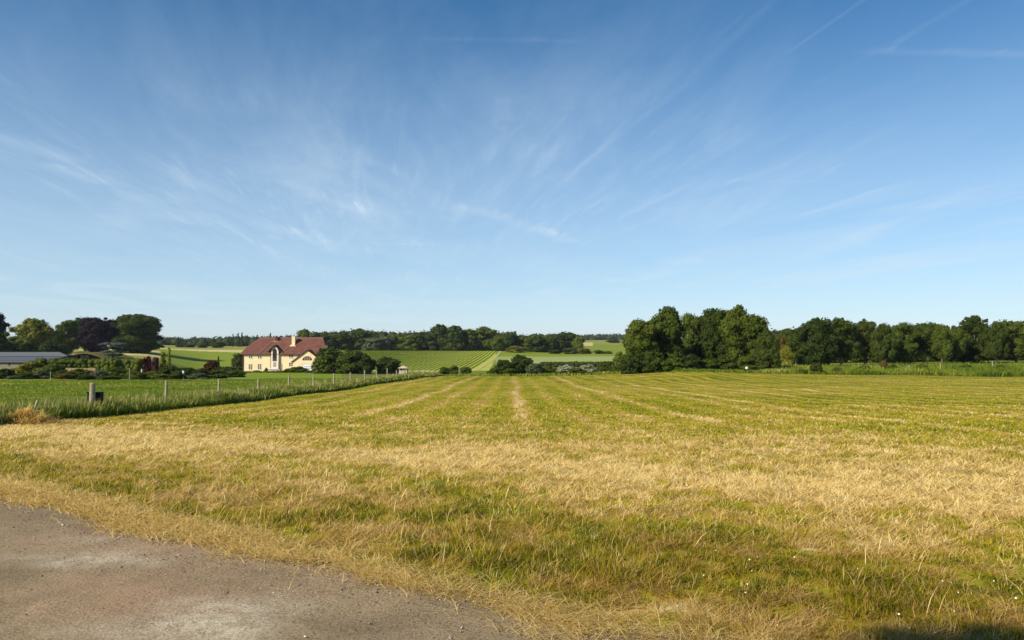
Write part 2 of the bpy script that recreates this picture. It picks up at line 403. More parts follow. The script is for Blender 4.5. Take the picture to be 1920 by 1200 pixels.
M['blueroof'] = simple('blue_grey_sheet_roof', (.10, .11, .15), .9, .12, 1.0)
M['olivewall'] = simple('olive_grey_boards', (.22, .20, .14), .85, .2, 2)
M['moss'] = simple('mossy_roof', (.17, .15, .05), .95, .4, 1.5, .4)
M['shedroof'] = simple('pale_shed_roof', (.50, .42, .28), .9, .2, 2)
def tile_mat():
    m, nt, b, out = newmat('red_roof_tiles')
    tc = nt.nodes.new('ShaderNodeTexCoord')
    br = nt.nodes.new('ShaderNodeTexBrick'); br.inputs['Scale'].default_value = 1.0
    br.inputs['Brick Width'].default_value = .33; br.inputs['Row Height'].default_value = .22; br.inputs['Mortar Size'].default_value = .02
    br.inputs['Color1'].default_value = (.150, .072, .057, 1); br.inputs['Color2'].default_value = (.190, .098, .075, 1); br.inputs['Mortar'].default_value = (.08, .032, .028, 1)
    sp = nt.nodes.new('ShaderNodeSeparateXYZ'); cb = nt.nodes.new('ShaderNodeCombineXYZ')
    nt.links.new(tc.outputs['Object'], sp.inputs[0]); nt.links.new(nmath(nt, 'ADD', sp.outputs[0], nmath(nt, 'MULTIPLY', sp.outputs[1], .35)), cb.inputs[0]); nt.links.new(nmath(nt, 'MULTIPLY', sp.outputs[2], 1.35), cb.inputs[1])
    nt.links.new(cb.outputs[0], br.inputs['Vector'])
    n = nnoise(nt, .7, 5, .65, obj=True)
    mx = nt.nodes.new('ShaderNodeMix'); mx.data_type = 'RGBA'; mx.blend_type = 'MULTIPLY'; mx.inputs[0].default_value = 1
    nt.links.new(br.outputs['Color'], mx.inputs[6]); nt.links.new(ramp(nt, n, [(.3, (.72, .66, .66)), (.7, (1.2, 1.08, 1.0))]), mx.inputs[7])
    nt.links.new(mx.outputs[2], b.inputs['Base Color']); b.inputs['Roughness'].default_value = .85
    nbump(nt, b, br.outputs['Fac'], -.3, .03)
    return m
M['tiles'] = tile_mat()
def road_mat():
    m, nt, b, out = newmat('gravel_track')
    n1 = nnoise(nt, .55, 4, .55); n2 = nnoise(nt, 6, 6, .7); n3 = nnoise(nt, 60, 4, .75); n4 = nnoise(nt, 1.1, 5, .6, dist=1.2)
    base = ramp(nt, n1, [(.34, (.245, .190, .118)), (.5, (.300, .230, .138)), (.68, (.390, .265, .165))])
    # worn pale patches of their own shape
    pale = nmath(nt, 'MULTIPLY', nattr(nt, 'pale'), ramp(nt, n2, [(.35, (.25, .25, .25)), (.6, (1, 1, 1))]))
    mx = nt.nodes.new('ShaderNodeMix'); mx.data_type = 'RGBA'; nt.links.new(pale, mx.inputs[0]); nt.links.new(base, mx.inputs[6]); mx.inputs[7].default_value = (.56, .49, .36, 1)
    m2 = nt.nodes.new('ShaderNodeMix'); m2.data_type = 'RGBA'; m2.blend_type = 'MULTIPLY'; m2.inputs[0].default_value = 1
    nt.links.new(mx.outputs[2], m2.inputs[6]); nt.links.new(ramp(nt, n3, [(.34, (.50, .48, .46)), (.48, (.95, .94, .93)), (.60, (1.1, 1.08, 1.06)), (.72, (1.5, 1.45, 1.4))]), m2.inputs[7])
    m3 = nt.nodes.new('ShaderNodeMix'); m3.data_type = 'RGBA'; m3.blend_type = 'MULTIPLY'; m3.inputs[0].default_value = 1
    nt.links.new(m2.outputs[2], m3.inputs[6]); nt.links.new(ramp(nt, n4, [(.35, (.80, .79, .78)), (.6, (1.05, 1.05, 1.05))]), m3.inputs[7])
    nt.links.new(m3.outputs[2], b.inputs['Base Color']); b.inputs['Roughness'].default_value = .95
    nbump(nt, b, nmath(nt, 'ADD', nmath(nt, 'MULTIPLY', n2, .8), nmath(nt, 'MULTIPLY', n3, .45)), .7, .03)
    return m
M['road'] = road_mat()
def pebble_mat():
    m, nt, b, out = newmat('pebbles')
    nt.links.new(ramp(nt, nattr(nt, 'rnd'), [(0, (.13, .10, .08)), (.5, (.22, .17, .13)), (.85, (.36, .31, .25)), (1, (.62, .58, .5))]), b.inputs['Base Color'])
    return m
M['pebble'] = pebble_mat()
M['soil'] = simple('dry_soil_and_straw', (.50, .36, .19), .95, .4, 8, .6)

# ------------------------------------------------------------ ground: one polar sheet, cut along land use
def make_ground():
    tf = np.concatenate([np.linspace(-180, -60, 40, endpoint=False), np.linspace(-60, -37, 40, endpoint=False), np.linspace(-37, 37, 760, endpoint=False),
                         np.linspace(37, 60, 40, endpoint=False), np.linspace(60, 180, 40, endpoint=False)])
    th = np.radians(tf); nt_ = len(th)
    r = np.concatenate([np.geomspace(.4, 14, 130, endpoint=False), np.geomspace(14, 120, 330, endpoint=False), np.geomspace(120, 520, 150, endpoint=False), np.geomspace(520, 5000, 50)])
    nr = len(r)
    Rg, Tg = np.meshgrid(r, th, indexing='ij'); x = (Rg * np.sin(Tg)).ravel(); y = (Rg * np.cos(Tg)).ravel()
    z = hz(x, y); z = z - np.where(np.hypot(x, y) > 4000, 6, 0)
    V = np.stack([x, y, z], 1)
    i, j = np.meshgrid(np.arange(nr - 1), np.arange(nt_), indexing='ij'); i = i.ravel(); j = j.ravel(); j2 = (j + 1) % nt_
    Q = np.stack([i * nt_ + j, i * nt_ + j2, (i + 1) * nt_ + j2, (i + 1) * nt_ + j], 1)[:, ::-1]
    xc = x[Q].mean(1); yc = y[Q].mean(1)
    wrap = np.abs(th[j] - th[j2]) > 3
    xc = np.where(wrap, r[i] * np.sin(th[j]), xc); yc = np.where(wrap, r[i] * np.cos(th[j]), yc)
    P = pxc(xc, yc); ahead = yc > 3
    xf = xfence(yc) + 1.0 + (fbm(xc / 2, yc / 2, 9, 2) - .5) * .5
    edge = np.interp(P, [700, 1165, 1300, 1500, 1920], [112, 112, 96, 97, 97])    # far side of the mown field
    reg = np.zeros(len(Q), int)                                  # 0 mown field
    left = (xc < xf)
    reg[left] = 1                                                # pasture
    reg[(~left) & ahead & (yc > edge)] = 2                       # rough ground beyond
    reg[left & (yc > 96) & (P < 430)] = 2
    reg[left & (yc > 205) & (P >= 430)] = 2
    reg[(P > 640) & left & (yc > 112)] = 2
    reg[(P > 560) & (xc < -7) & (yc > 225)] = 3                   # vineyard ground
    reg[(P < 560) & (yc > 245) & ahead] = 4                       # green crop
    reg[(P < 300) & (yc > 240) & ahead] = 5
    lines = np.where((P < 300) & (((yc > 262) & (yc < 285)) | ((yc > 320) & (yc < 345))), 1, 0) | np.where((P >= 300) & (P < 480) & (yc > 395 - (P - 300) * .1) & (yc < 425), 1, 0)
    reg[(P < 560) & (yc > 400)] = 5
    reg[(lines == 1)] = 6
    reg[(P > 930) & (xc >= -7) & (yc > 232)] = 7                  # pale crop
    reg[(P > 930) & (yc > 345)] = 4
    reg[(P > 1040) & (P < 1112) & (yc > 640) & (yc < 860)] = 6
    reg[(P > 1112) & (yc > 700)] = 5
    reg[(yc > 435) & (P >= 560) & (P < 1075)] = 2
    reg[(P > 1240) & ahead & (yc > edge)] = 2
    names = ['field', 'pasture', 'rough_ground', 'vineyard_ground', 'crop_field', 'meadow', 'stubble_field', 'pale_crop_field']
    mats = ['field', 'pasture', 'rough', 'bare', 'crop', 'meadow', 'stubble', 'palecrop']
    dr = dryness(x, y)
    for k, (n, mt) in enumerate(zip(names, mats)):
        q = Q[reg == k]
        if not len(q): continue
        u, inv = np.unique(q.ravel(), return_inverse=True)
        tris = None; Vk = V[u]; dk = dr[u]
        if k == 0:                                               # close the tiny hole under the camera
            c = len(u); Vk = np.vstack([Vk, [[0, 0, 0]]]); dk = np.append(dk, .5)
            m0 = {a: b for b, a in enumerate(u)}
            tris = [(m0[(a + 1) % nt_], m0[a], c) for a in range(nt_)]
        me = mesh_np(n, Vk, inv.reshape(-1, 4), tris, vattr={'dry': dk}, mats=[M[mt]], smooth=True)
        tag(ob(n, me), kind='structure')
make_ground()

def make_track():
    # strip along the edge line: a = along, s = across (s<0 is the track)
    A = np.linspace(-40, 40, 620); S = np.concatenate([np.linspace(.35, -4.8, 120), np.linspace(-4.9, -5.6, 4)])
    a, s = np.meshgrid(A, S, indexing='ij'); a = a.ravel(); s = s.ravel()
    edge = (s == S[0]); 
    wob = (fbm(a / .8, a * 0, 91, 4) - .5) * .22
    s2 = s + np.where(s > -.6, wob * (s + .6) / .95, 0)
    x = .864 * a + .503 * (s2 + 3.69); y = -.503 * a + .864 * (s2 + 3.69)
    z = hz(x, y) + .012 + (fbm(x / .7, y / .7, 95, 3) - .5) * .02 * sstep(-s, .2, .9)
    z[edge] -= .014
    na, ns = len(A), len(S); i, j = np.meshgrid(np.arange(na - 1), np.arange(ns - 1), indexing='ij'); i = i.ravel(); j = j.ravel()
    Q = np.stack([i * ns + j, i * ns + j + 1, (i + 1) * ns + j + 1, (i + 1) * ns + j], 1)
    def blob(px, py, rx, ry):
        d = EYE * F / (py - 640); cx = (px - 960) * d / F; cy = d
        return np.exp(-(((x - cx) / rx) ** 2 + ((y - cy) / ry) ** 2))
    nz = fbm(x / .35, y / .35, 97, 4)
    p = 1.0 * blob(135, 1050, .75, .22) + .9 * blob(400, 1160, .45, .28) + .9 * blob(330, 1185, .6, .2) + .6 * blob(520, 1130, .5, .18) + .35 * blob(250, 1010, .8, .2)
    p = np.clip((p + (nz - .5) * 1.1 - .15) * 1.2, 0, 1) * sstep(p, .03, .3)
    me = mesh_np('track', np.stack([x, y, z], 1), Q, vattr={'pale': p * .95}, mats=[M['road']], smooth=True)
    tag(ob('track', me), kind='structure')
make_track()

# ------------------------------------------------------------ grass
rng = np.random.default_rng(7)
def blades(name, x, y, h, w, lean, dry, mat, label, z=None, yaw=None, dull=None):
    n = len(x); z = hz(x, y) if z is None else z
    a = rng.uniform(0, 2 * np.pi, n); b = rng.uniform(0, 2 * np.pi, n) if yaw is None else yaw
    # blade width mostly across the lean
    a = b + np.pi / 2 + rng.normal(0, .5, n)
    W = np.stack([np.cos(a), np.sin(a), np.zeros(n)], 1) * (w / 2)[:, None]
    D = np.stack([np.cos(b), np.sin(b), np.zeros(n)], 1)
    up = np.sqrt(np.maximum(1 - lean ** 2, .003))
    B = np.stack([x, y, z - .01], 1)
    Mi = B + D * (h * lean * .4)[:, None]; Mi[:, 2] += h * (.45 * up + .12)
    T = B + D * (h * lean)[:, None]; T[:, 2] += h * up + .012
    V = np.stack([B - W, B + W, Mi + W * .75, Mi - W * .75, T], 1).reshape(-1, 3)
    k = np.arange(n) * 5
    Q = np.stack([k, k + 1, k + 2, k + 3], 1); Tr = np.stack([k + 3, k + 2, k + 4], 1)
    r = rng.uniform(0, 1, n)
    me = mesh_np(name, V, Q, Tr, fattr={'dry': np.concatenate([dry, dry]), 'rnd': np.concatenate([r, r]), 'dull': np.concatenate([dull, dull]) if dull is not None else np.zeros(2 * n)}, mats=[mat])
    o = ob(name, me); tag(o, label, 'grass', kind='stuff'); return o

def mown_grass():
    n = 1000000
    th = rng.uniform(R(-36.5), R(36.5), n); r = np.exp(rng.uniform(np.log(3.2), np.log(108), n))
    m_ = 260000; side = np.where(rng.uniform(0, 1, m_) < .5, -1, 1)      # thinner cover to either side of the view and at the feet
    th = np.concatenate([th, side * rng.uniform(R(36.5), R(72), m_), rng.uniform(R(-90), R(90), 25000)]); r = np.concatenate([r, np.exp(rng.uniform(np.log(2.0), np.log(75), m_)), rng.uniform(1.2, 3.3, 25000)]); n = len(th)
    x = r * np.sin(th); y = r * np.cos(th)
    x += rng.normal(0, .03, n); s = sroad(x, y)
    keep = (s > np.interp(.864 * x - .503 * y, [-9.6, -1.3], [.6, .12]) + rng.normal(0, .14, n)) & (x > xfence(y) + .9) & (y < np.interp(pxc(x, y), [700, 1165, 1300, 1500, 1920], [111, 111, 95.5, 96.5, 96.5]))
    x, y, r = x[keep], y[keep], r[keep]; n = len(x); s = sroad(x, y)
    d = dryness(x, y)
    tuft = .6 * fbm(x / .28, y / .28, 101, 2) + .4 * fbm(x / .09, y / .09, 103, 2)
    keep = rng.uniform(0, 1, n) < (.12 + 1.1 * sstep(tuft, .30, .58)); x, y, r, d, s, tuft = (q[keep] for q in (x, y, r, d, s, tuft)); n = len(x)
    lying = rng.uniform(0, 1, n) < (.42 + .42 * d)
    green = 1 - d
    h = (.016 + .018 * green * rng.uniform(.3, 1, n) + .035 * rng.uniform(0, 1, n) ** 3) * (1 + .8 * sstep(tuft, .5, .75) * green)
    h *= (1 + .8 * (1 - sstep(s, .5, 2.2)) * sstep(s, .4, .9))                       # longer along the verge
    h = np.where(lying, rng.uniform(.05, .16, n), h); h = h * (1 + .8 * (fbm(x / .12, y / .12, 115, 2) - .4)) * (1 - .45 * sstep(r, 15, 50))
    lean = np.where(lying, rng.uniform(.88, .995, n), rng.uniform(.25, .9, n))
    yaw = fbm(x / .35, y / .35, 111, 2) * 16 + rng.normal(0, 1.25, n)
    w = np.maximum(.0030, r * .0012 * (1 - .25 * sstep(r, 20, 60))) * rng.uniform(.7, 1.3, n); w = np.where(lying, w * .8, w)
    dd = np.where(lying, np.clip(d + .22, 0, 1), d - .04)
    straw = (rng.uniform(0, 1, n) < .30 - .20 * sstep(r, 9, 30)); dd = np.where(straw, np.maximum(dd, .85), dd)
    blades('mown_grass', x, y, h, w, lean, dd, M['blade'], 'short mown grass, part green and part dried to straw, across the field', yaw=yaw,
           dull=np.clip((1 - sstep(s, 1.8, 3.4)) * (.35 + 1.0 * fbm(x / .6, y / .6, 211, 3)) * (.6 + .5 * sstep(.864 * x - .503 * y, -6, 0)), 0, 1))
    # verge of flattened straw beside the track
    n = 52000
    a = rng.uniform(-9, 5, n); s = np.interp(a, [-9.6, -1.3], [.8, .22]) - .22 + rng.normal(0, .18, n); x = .864 * a + .503 * (s + 3.69); y = -.503 * a + .864 * (s + 3.69)
    patch = fbm(a / .9, s / .4, 131, 3)
    k = (y > 3.0) & (s < np.interp(a, [-9.6, -1.3], [.95, .4])) & (s > -.10 - .35 * patch) & (rng.uniform(0, 1, n) < .03 + sstep(patch + (s - .12) * .9, .42, .72)); x, y, s, a = x[k], y[k], s[k], a[k]; n = len(x); r = np.hypot(x, y)
    yaw = math.atan2(-.503, .864) + rng.normal(0, .75, n) + np.where(rng.uniform(0, 1, n) < .5, np.pi, 0)
    blades('verge_straw', x, y, rng.uniform(.06, .22, n), np.maximum(.003, r * .0009), rng.uniform(.965, .998, n), np.clip(rng.normal(.88, .09, n), 0, 1), M['blade'],
           'flattened pale straw along the edge of the gravel track', yaw=yaw, z=hz(x, y) + .014 + rng.uniform(0, .012, n))
    # long loose stalks on the verge
    n = 2600
    a = rng.uniform(-7, 5.5, n); s = rng.uniform(.5, 3.2, n); x = .864 * a + .503 * (s + 3.69); y = -.503 * a + .864 * (s + 3.69)
    k = (y > 3) & (rng.uniform(0, 1, n) < sstep(fbm(x / .5, y / .5, 141, 2), .4, .6)); x, y = x[k], y[k]; n = len(x); r = np.hypot(x, y)
    blades('loose_stalks', x, y, rng.uniform(.10, .26, n), np.maximum(.0035, r * .0010), rng.uniform(.55, .97, n), np.clip(rng.normal(.85, .12, n), 0, 1), M['blade'],
           'loose long dry stalks lying in the grass beside the track')
mown_grass()

def tall_grass():
    # along the fence
    n = 150000
    y = np.exp(rng.uniform(np.log(14), np.log(112), n)); off = rng.normal(-.15, .75, n); off = np.where(off > .95, .95 - rng.uniform(0, 1, n), off)
    x = xfence(y) + off; r = np.hypot(x, y); c = fbm(x / 1.1, y / 1.1, 151, 3)
    h = (.22 + .42 * c) * rng.uniform(.6, 1.2, n) * (1 - .4 * sstep(off, .4, 1.0))
    d = np.clip(.30 + (fbm(x / 2.5, y / 3.5, 161, 3) - .5) * .9 + rng.normal(0, .1, n), 0, .85)
    seed = rng.uniform(0, 1, n) < .15; d = np.where(seed, .97, d); h = np.where(seed, h * 1.25, h)
    blades('tall_grass', x, y, h, np.maximum(.006, r * .00115) * rng.uniform(.7, 1.3, n), rng.uniform(.05, .6, n), d, M['tallblade'],
           'long uncut green grass growing under the wire fence')
    # pasture
    n = 150000
    th = rng.uniform(R(-37), R(-5), n); r = np.exp(rng.uniform(np.log(17), np.log(100), n)); x = r * np.sin(th); y = r * np.cos(th)
    k = (x < xfence(y) - .8); x, y, r = x[k], y[k], r[k]; n = len(x)
    c = fbm(x / 3, y / 3, 171, 3); near_f = 1 - sstep(xfence(y) - x, 1.0, 6.0)
    d = np.clip(.50 + (c - .5) * .9 - .18 * near_f + rng.normal(0, .08, n), 0, .85)
    h = (.05 + .07 * c + .20 * near_f) * rng.uniform(.6, 1.2, n)
    blades('pasture_grass', x, y, h, np.maximum(.006, r * .0012), rng.uniform(.1, .7, n), d, M['tallblade'], 'short lush green grass covering the pasture behind the fence')
    # rough strip beyond the mown field
    n = 90000
    P = rng.uniform(1215, 2060, n); y = rng.uniform(97, 150, n); y = 97.5 + (y - 97) * rng.uniform(.15, 1, n); x = (P - 960) * y / F
    c = fbm(x / 3, y / 3, 181, 3)
    k = (y > np.interp(P, [1215, 1300, 1500, 1920], [112, 97.5, 98.5, 98.5])) & ((P > 1400) | (y < 112)); x, y, c, P = x[k], y[k], c[k], P[k]; n = len(x)
    c2 = fbm(x / 7, y / 6, 187, 2); h = (.15 + 1.0 * c * (.4 + 1.3 * c2)) * rng.uniform(.4, 1.1, n) + .25 * c2; h = np.where(P < 1400, h * .5, h)
    d = np.clip(.55 + (fbm(x / 5, y / 8, 191, 3) - .5) * 1.2 + rng.normal(0, .1, n), 0, .95)
    blades('rough_grass', x, y, h, rng.uniform(.07, .16, n), rng.uniform(.1, .8, n), d, M['tallblade'], 'tall rough weeds and grass between the mown field and the tree belt')
    n = 26000
    P = rng.uniform(820, 1240, n); y = rng.uniform(112.5, 175, n); x = (P - 960) * y / F; c = fbm(x / 3, y / 3, 201, 3)
    d = np.clip(.5 + (c - .5) * 1.1 + rng.normal(0, .1, n), 0, 1)
    blades('hedge_bottom_grass', x, y, (.2 + .5 * c) * rng.uniform(.5, 1.1, n), rng.uniform(.12, .22, n), rng.uniform(.05, .6, n), d, M['tallblade'], 'rough green grass in the dip beyond the far edge of the field')
tall_grass()

def pebbles():
    n = 22000
    a = rng.uniform(-9, 3.5, n); s = -np.abs(rng.exponential(1.0, n)) * np.where(rng.uniform(0, 1, n) < .7, .3, 1.2) + .3; x = .864 * a + .503 * (s + 3.69); y = -.503 * a + .864 * (s + 3.69)
    k = (y > 2.9) & (np.abs(x / y) < .75); x, y, s = x[k], y[k], s[k]; n = len(x)
    sz = .0025 + .005 * rng.uniform(0, 1, n) ** 3 + np.where(rng.uniform(0, 1, n) < .006, .009, 0)
    base = np.array([(1, 0, 0), (0, 1, 0), (-1, 0, 0), (0, -1, 0), (.1, .1, .62), (0, 0, -.4)], float)
    fc = np.array([(0, 1, 4), (1, 2, 4), (2, 3, 4), (3, 0, 4), (1, 0, 5), (2, 1, 5), (3, 2, 5), (0, 3, 5)])
    B = base[None] * (sz[:, None, None] * rng.uniform(.6, 1.35, (n, 6, 1)))
    t = rng.uniform(0, 6.28, n); c, q = np.cos(t), np.sin(t)
    Vx = B[..., 0] * c[:, None] - B[..., 1] * q[:, None] * .7 + x[:, None]; Vy = B[..., 0] * q[:, None] + B[..., 1] * c[:, None] * .7 + y[:, None]; Vz = B[..., 2] + .018
    V = np.stack([Vx, Vy, Vz + hz(x, y)[:, None]], 2).reshape(-1, 3)
    T = (fc[None] + (np.arange(n) * 6)[:, None, None]).reshape(-1, 3)
    me = mesh_np('pebbles', V, None, T, fattr={'rnd': np.repeat(rng.uniform(0, 1, n) ** 1.3, 8)}, mats=[M['pebble']])
    tag(ob('pebbles', me), 'small loose grit and pebbles lying on the gravel track', 'gravel', kind='stuff')
pebbles()

# ------------------------------------------------------------ foliage
ICO_V = None
def ico():
    global ICO_V
    if ICO_V is None:
        bm = bmesh.new(); bmesh.ops.create_icosphere(bm, subdivisions=2, radius=1)
        ICO_V = (np.array([v.co[:] for v in bm.verts]), np.array([[v.index for v in f.verts] for f in bm.faces])); bm.free()
    return ICO_V
def leaf_cloud(C, Rd, n, leaf, seed, squash=.85, core=.80, stray=.10, droop=0.0):
    """leaf cards on the outsides of lobes; C (k,3) centres, Rd (k,) radii"""
    g = np.random.default_rng(seed); C = np.asarray(C, float); Rd = np.asarray(Rd, float)
    pr = Rd ** 2 / (Rd ** 2).sum(); m = int(n * 1.9)
    i = g.choice(len(C), m, p=pr); d = g.normal(0, 1, (m, 3)); d /= np.linalg.norm(d, axis=1)[:, None]
    rr = Rd[i] * np.where(g.uniform(0, 1, m) < stray, g.uniform(1.0, 1.28, m), g.uniform(.82, 1.04, m))
    P = C[i] + d * rr[:, None] * np.array([1, 1, squash])
    D = np.linalg.norm((P[:, None] - C[None]) / np.array([1, 1, squash]), axis=2) / Rd[None]; D[np.arange(m), i] = 9
    k = (D.min(1) > .86); P, d, i = P[k][:n], d[k][:n], i[k][:n]; m = len(P)
    nn = d * .75 + g.normal(0, .55, (m, 3)); nn[:, 2] += .15; nn /= np.linalg.norm(nn, axis=1)[:, None]
    t = np.cross(nn, g.normal(0, 1, (m, 3))); t /= np.linalg.norm(t, axis=1)[:, None]; b = np.cross(nn, t)
    s = leaf * g.uniform(.55, 1.35, m)[:, None]
    V = np.stack([P - t * s * .5, P - b * s * .38, P + t * s * .5, P + b * s * .38], 1).reshape(-1, 3)
    Q = (np.arange(m) * 4)[:, None] + np.arange(4)[None]
    lobe_tone = g.uniform(.15, .85, len(C))
    r = np.clip(lobe_tone[i] + g.normal(0, .2, m), 0, 1)
    T = None
    if core:
        iv, jf = ico(); cv = []; cf = []
        for q in range(len(C)):
            cf.append(jf + len(V) + q * len(iv)); cv.append(C[q] + iv * Rd[q] * core * np.array([1, 1, squash]) * g.uniform(.88, 1.1, (len(iv), 1)))
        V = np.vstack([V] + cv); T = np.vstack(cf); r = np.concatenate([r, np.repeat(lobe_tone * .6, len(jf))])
    return V, Q, T, r
def env(kind, z):
    if kind == 'dome': return math.sqrt(max(0, 1 - ((z - .42) / .58) ** 2)) if z > .42 else .86 + .14 * math.sin((z / .42) * 1.57)
    if kind == 'oval': return math.sqrt(max(0, 1 - ((z - .5) / .52) ** 2))
    if kind == 'tall': return math.sqrt(max(0, 1 - ((z - .45) / .57) ** 2)) * (1 if z > .45 else .95)
    if kind == 'cone': return max(.04, 1.05 * (1 - z) ** .8)
    if kind == 'column': return .95 if z < .7 else math.sqrt(max(0, 1 - ((z - .7) / .32) ** 2))
    return 1
CROWNS = {}
def crown(key, kind, seed, z0, nl, lr, n, leaf, core=.80, stray=.1, squash=.85, twigs=2):
    """unit tree: height 1, width 1; leaf = card size as a share of the height"""
    g = random.Random(seed); C = []; Rd = []
    skew = [g.uniform(.72, 1.1) for q in range(8)]                # uneven outline, different to every side
    for k in range(nl):
        zq = (k + .5) / nl; zq = zq + g.uniform(-.5, .5) / nl
        e = env(kind, zq); a = k * 2.399 + g.uniform(-.5, .5); f = math.sqrt(g.uniform(.05, 1))
        sk = skew[int(a / 6.2832 * 8) % 8]
        r = lr * g.uniform(.55, 1.3) * (.55 + .45 * e)
        rad = max(0, .5 * e * sk - r * .85) * f * g.uniform(.85, 1.15)
        z = z0 + (1 - z0) * zq; z = min(z, (.90 + .1 * g.random()) - r * squash); z = max(z, z0 + r * squash * .6)
        C.append((math.cos(a) * rad, math.sin(a) * rad, z)); Rd.append(r)
    for k in range(nl * twigs):                                   # small sprays standing off the big lobes
        q = g.randrange(nl); b = g.uniform(0, 6.2832); up = g.uniform(-.35, 1); h_ = math.sqrt(max(0, 1 - up * up)); r = Rd[q] * g.uniform(.22, .46); d = Rd[q] * g.uniform(.92, 1.28)
        c = (C[q][0] + math.cos(b) * h_ * d, C[q][1] + math.sin(b) * h_ * d, C[q][2] + up * d * squash)
        if c[2] + r < 1.03 and c[2] > z0 and math.hypot(c[0], c[1]) < .56: C.append(c); Rd.append(r)
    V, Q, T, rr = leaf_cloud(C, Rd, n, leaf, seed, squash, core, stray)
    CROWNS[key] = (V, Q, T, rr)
NV = 5
for s in range(NV):
    crown(('broad', s), 'dome', 10 + s, .08, 34, .15, 9500, .031, .72, .16, .85, 3)
    crown(('high', s), 'dome', 30 + s, .22, 30, .14, 8000, .032, .70, .18, .85, 3)
    crown(('round', s), 'oval', 50 + s, .04, 40, .15, 6500, .032, .84, .05, .85, 1)
    crown(('farb', s), 'dome', 70 + s, .04, 18, .21, 1700, .065, .80, .1, .85, 1)
    crown(('bush', s), 'dome', 90 + s, .0, 18, .22, 2400, .075, .78, .14, .85, 1)
for s in range(2):
    crown(('cone', s), 'cone', 110 + s, .02, 26, .15, 2200, .055, .75, .12)
    crown(('column', s), 'column', 120 + s, .0, 22, .24, 2200, .05, .85, .06)
    crown(('open', s), 'dome', 130 + s, .22, 30, .115, 4200, .040, .55, .25)
CM = {}
def crown_mesh(kind, s, matk):
    k = (kind, s, matk)
    if k not in CM:
        V, Q, T, rr = CROWNS[(kind, s)]
        CM[k] = mesh_np('crown', V, Q, T, fattr={'rnd': rr}, mats=[LEAF[matk]])
    return CM[k]
TM = {}
def trunk_mesh(s, pale=False, top=.72):
    k = (s, pale, top)
    if k not in TM:
        g = random.Random(200 + s); b = MB()
        lx, ly = g.uniform(-.02, .02), g.uniform(-.02, .02)
        b.tube([(0, 0, -.03), (lx * .3, ly * .3, .1), (lx, ly, .3), (lx * 1.5, ly, .5), (lx, ly * 1.4, top)], [.036, .026, .021, .014, .004], 7)
        for q in range(5):
            a = q * 1.257 + g.uniform(-.4, .4); zb = g.uniform(.22, .42); ln = g.uniform(.18, .3)
            b.tube([(lx, ly, zb), (lx + math.cos(a) * ln * .5, ly + math.sin(a) * ln * .5, zb + .10), (lx + math.cos(a) * ln, ly + math.sin(a) * ln, zb + .26)], [.012, .008, .003], 5)
        me = bpy.data.meshes.new('trunk'); me.from_pydata(b.v, [], b.f); me.materials.append(M['palebark' if pale else 'bark'])
        for p in me.polygons: p.use_smooth = True
        TM[k] = me
    return TM[k]
cnt = 0
def plant(name, px, top, wpx, Y, kind, mat, label, cat, group=None, var=None, trunk=True, pale=False, rot=None, depth=1.0, sink=.12):
    global cnt; cnt += 1
    x = (px - 960) * Y / F; z = gz(x, Y) - sink; H = zz(top, Y) - z; W = wpx * Y / F
    n = 2 if kind in ('cone', 'column', 'open') else NV
    v = cnt % n if var is None else var
    e = bpy.data.objects.new(name, None); col.objects.link(e); e.location = (x, Y, z); e.empty_display_size = .5
    e.rotation_euler = (0, 0, (cnt * 1.7) % 6.28 if rot is None else rot)
    tag(e, label, cat, group)
    c = ob('crown' if trunk else 'foliage', crown_mesh(kind, v, mat), e); ws = 1.05 if kind in ('column', 'cone') else 1.2; c.scale = (W * ws, W * ws * depth, H)
    if trunk:
        t = ob('trunk', trunk_mesh(cnt % 4, pale), e); t.scale = (max(H * .9, W * .5), max(H * .9, W * .5), H)
    else:
        t = ob('stem', trunk_mesh(cnt % 4, pale), e); t.scale = (H * .6, H * .6, H * .9)
    return e
ORD = ['first', 'second', 'third', 'fourth', 'fifth', 'sixth', 'seventh', 'eighth', 'ninth', 'tenth', 'eleventh', 'twelfth', 'thirteenth', 'fourteenth', 'fifteenth',
       'sixteenth', 'seventeenth', 'eighteenth', 'nineteenth', 'twentieth']
for tens, th in (('twenty', 'thirtieth'), ('thirty', 'fortieth'), ('forty', 'fiftieth')):
    ORD += [tens + '-' + ORD[q] for q in range(9)] + [th]

# big clump right of centre
G = 'tall trees of the clump right of centre'
CL = [(1200, 598, 78, 112, 'broad', 'mid', 'leftmost tree of the big clump, lit yellowish on its left side'),
      (1252, 575, 88, 116, 'broad', 'mid', 'tallest left-hand tree of the big clump, with a ragged airy top'),
      (1296, 586, 62, 124, 'broad', 'fresh', 'lighter green tree in the notch in the middle of the big clump'),
      (1335, 579, 78, 118, 'broad', 'dark', 'dark tree just right of the middle notch of the big clump'),
      (1378, 574, 84, 117, 'broad', 'mid', 'highest right-hand tree of the big clump'),
      (1414, 590, 70, 116, 'broad', 'mid', 'sloping-topped tree on the right shoulder of the big clump'),
      (1438, 618, 48, 113, 'broad', 'dark', 'lowest tree at the right end of the big clump')]
for p in CL: plant('deciduous_tree', *p[:6], p[6], 'tree', G)
G = 'shrubs along the foot of the tree clump'
for k, p in enumerate([(1184, 662, 44, 108, 'dark'), (1222, 655, 52, 108, 'dark'), (1262, 668, 44, 106, 'mid'), (1296, 664, 46, 107, 'dark'), (1330, 672, 40, 108, 'mid'), (1362, 664, 46, 108, 'dark'), (1398, 668, 42, 108, 'mid'), (1432, 660, 46, 108, 'dark')]):
    plant('undergrowth_shrub', *p[:4], 'bush', p[4], '%s shrub from the left at the foot of the big tree clump' % ORD[k], 'shrub', G, trunk=False)
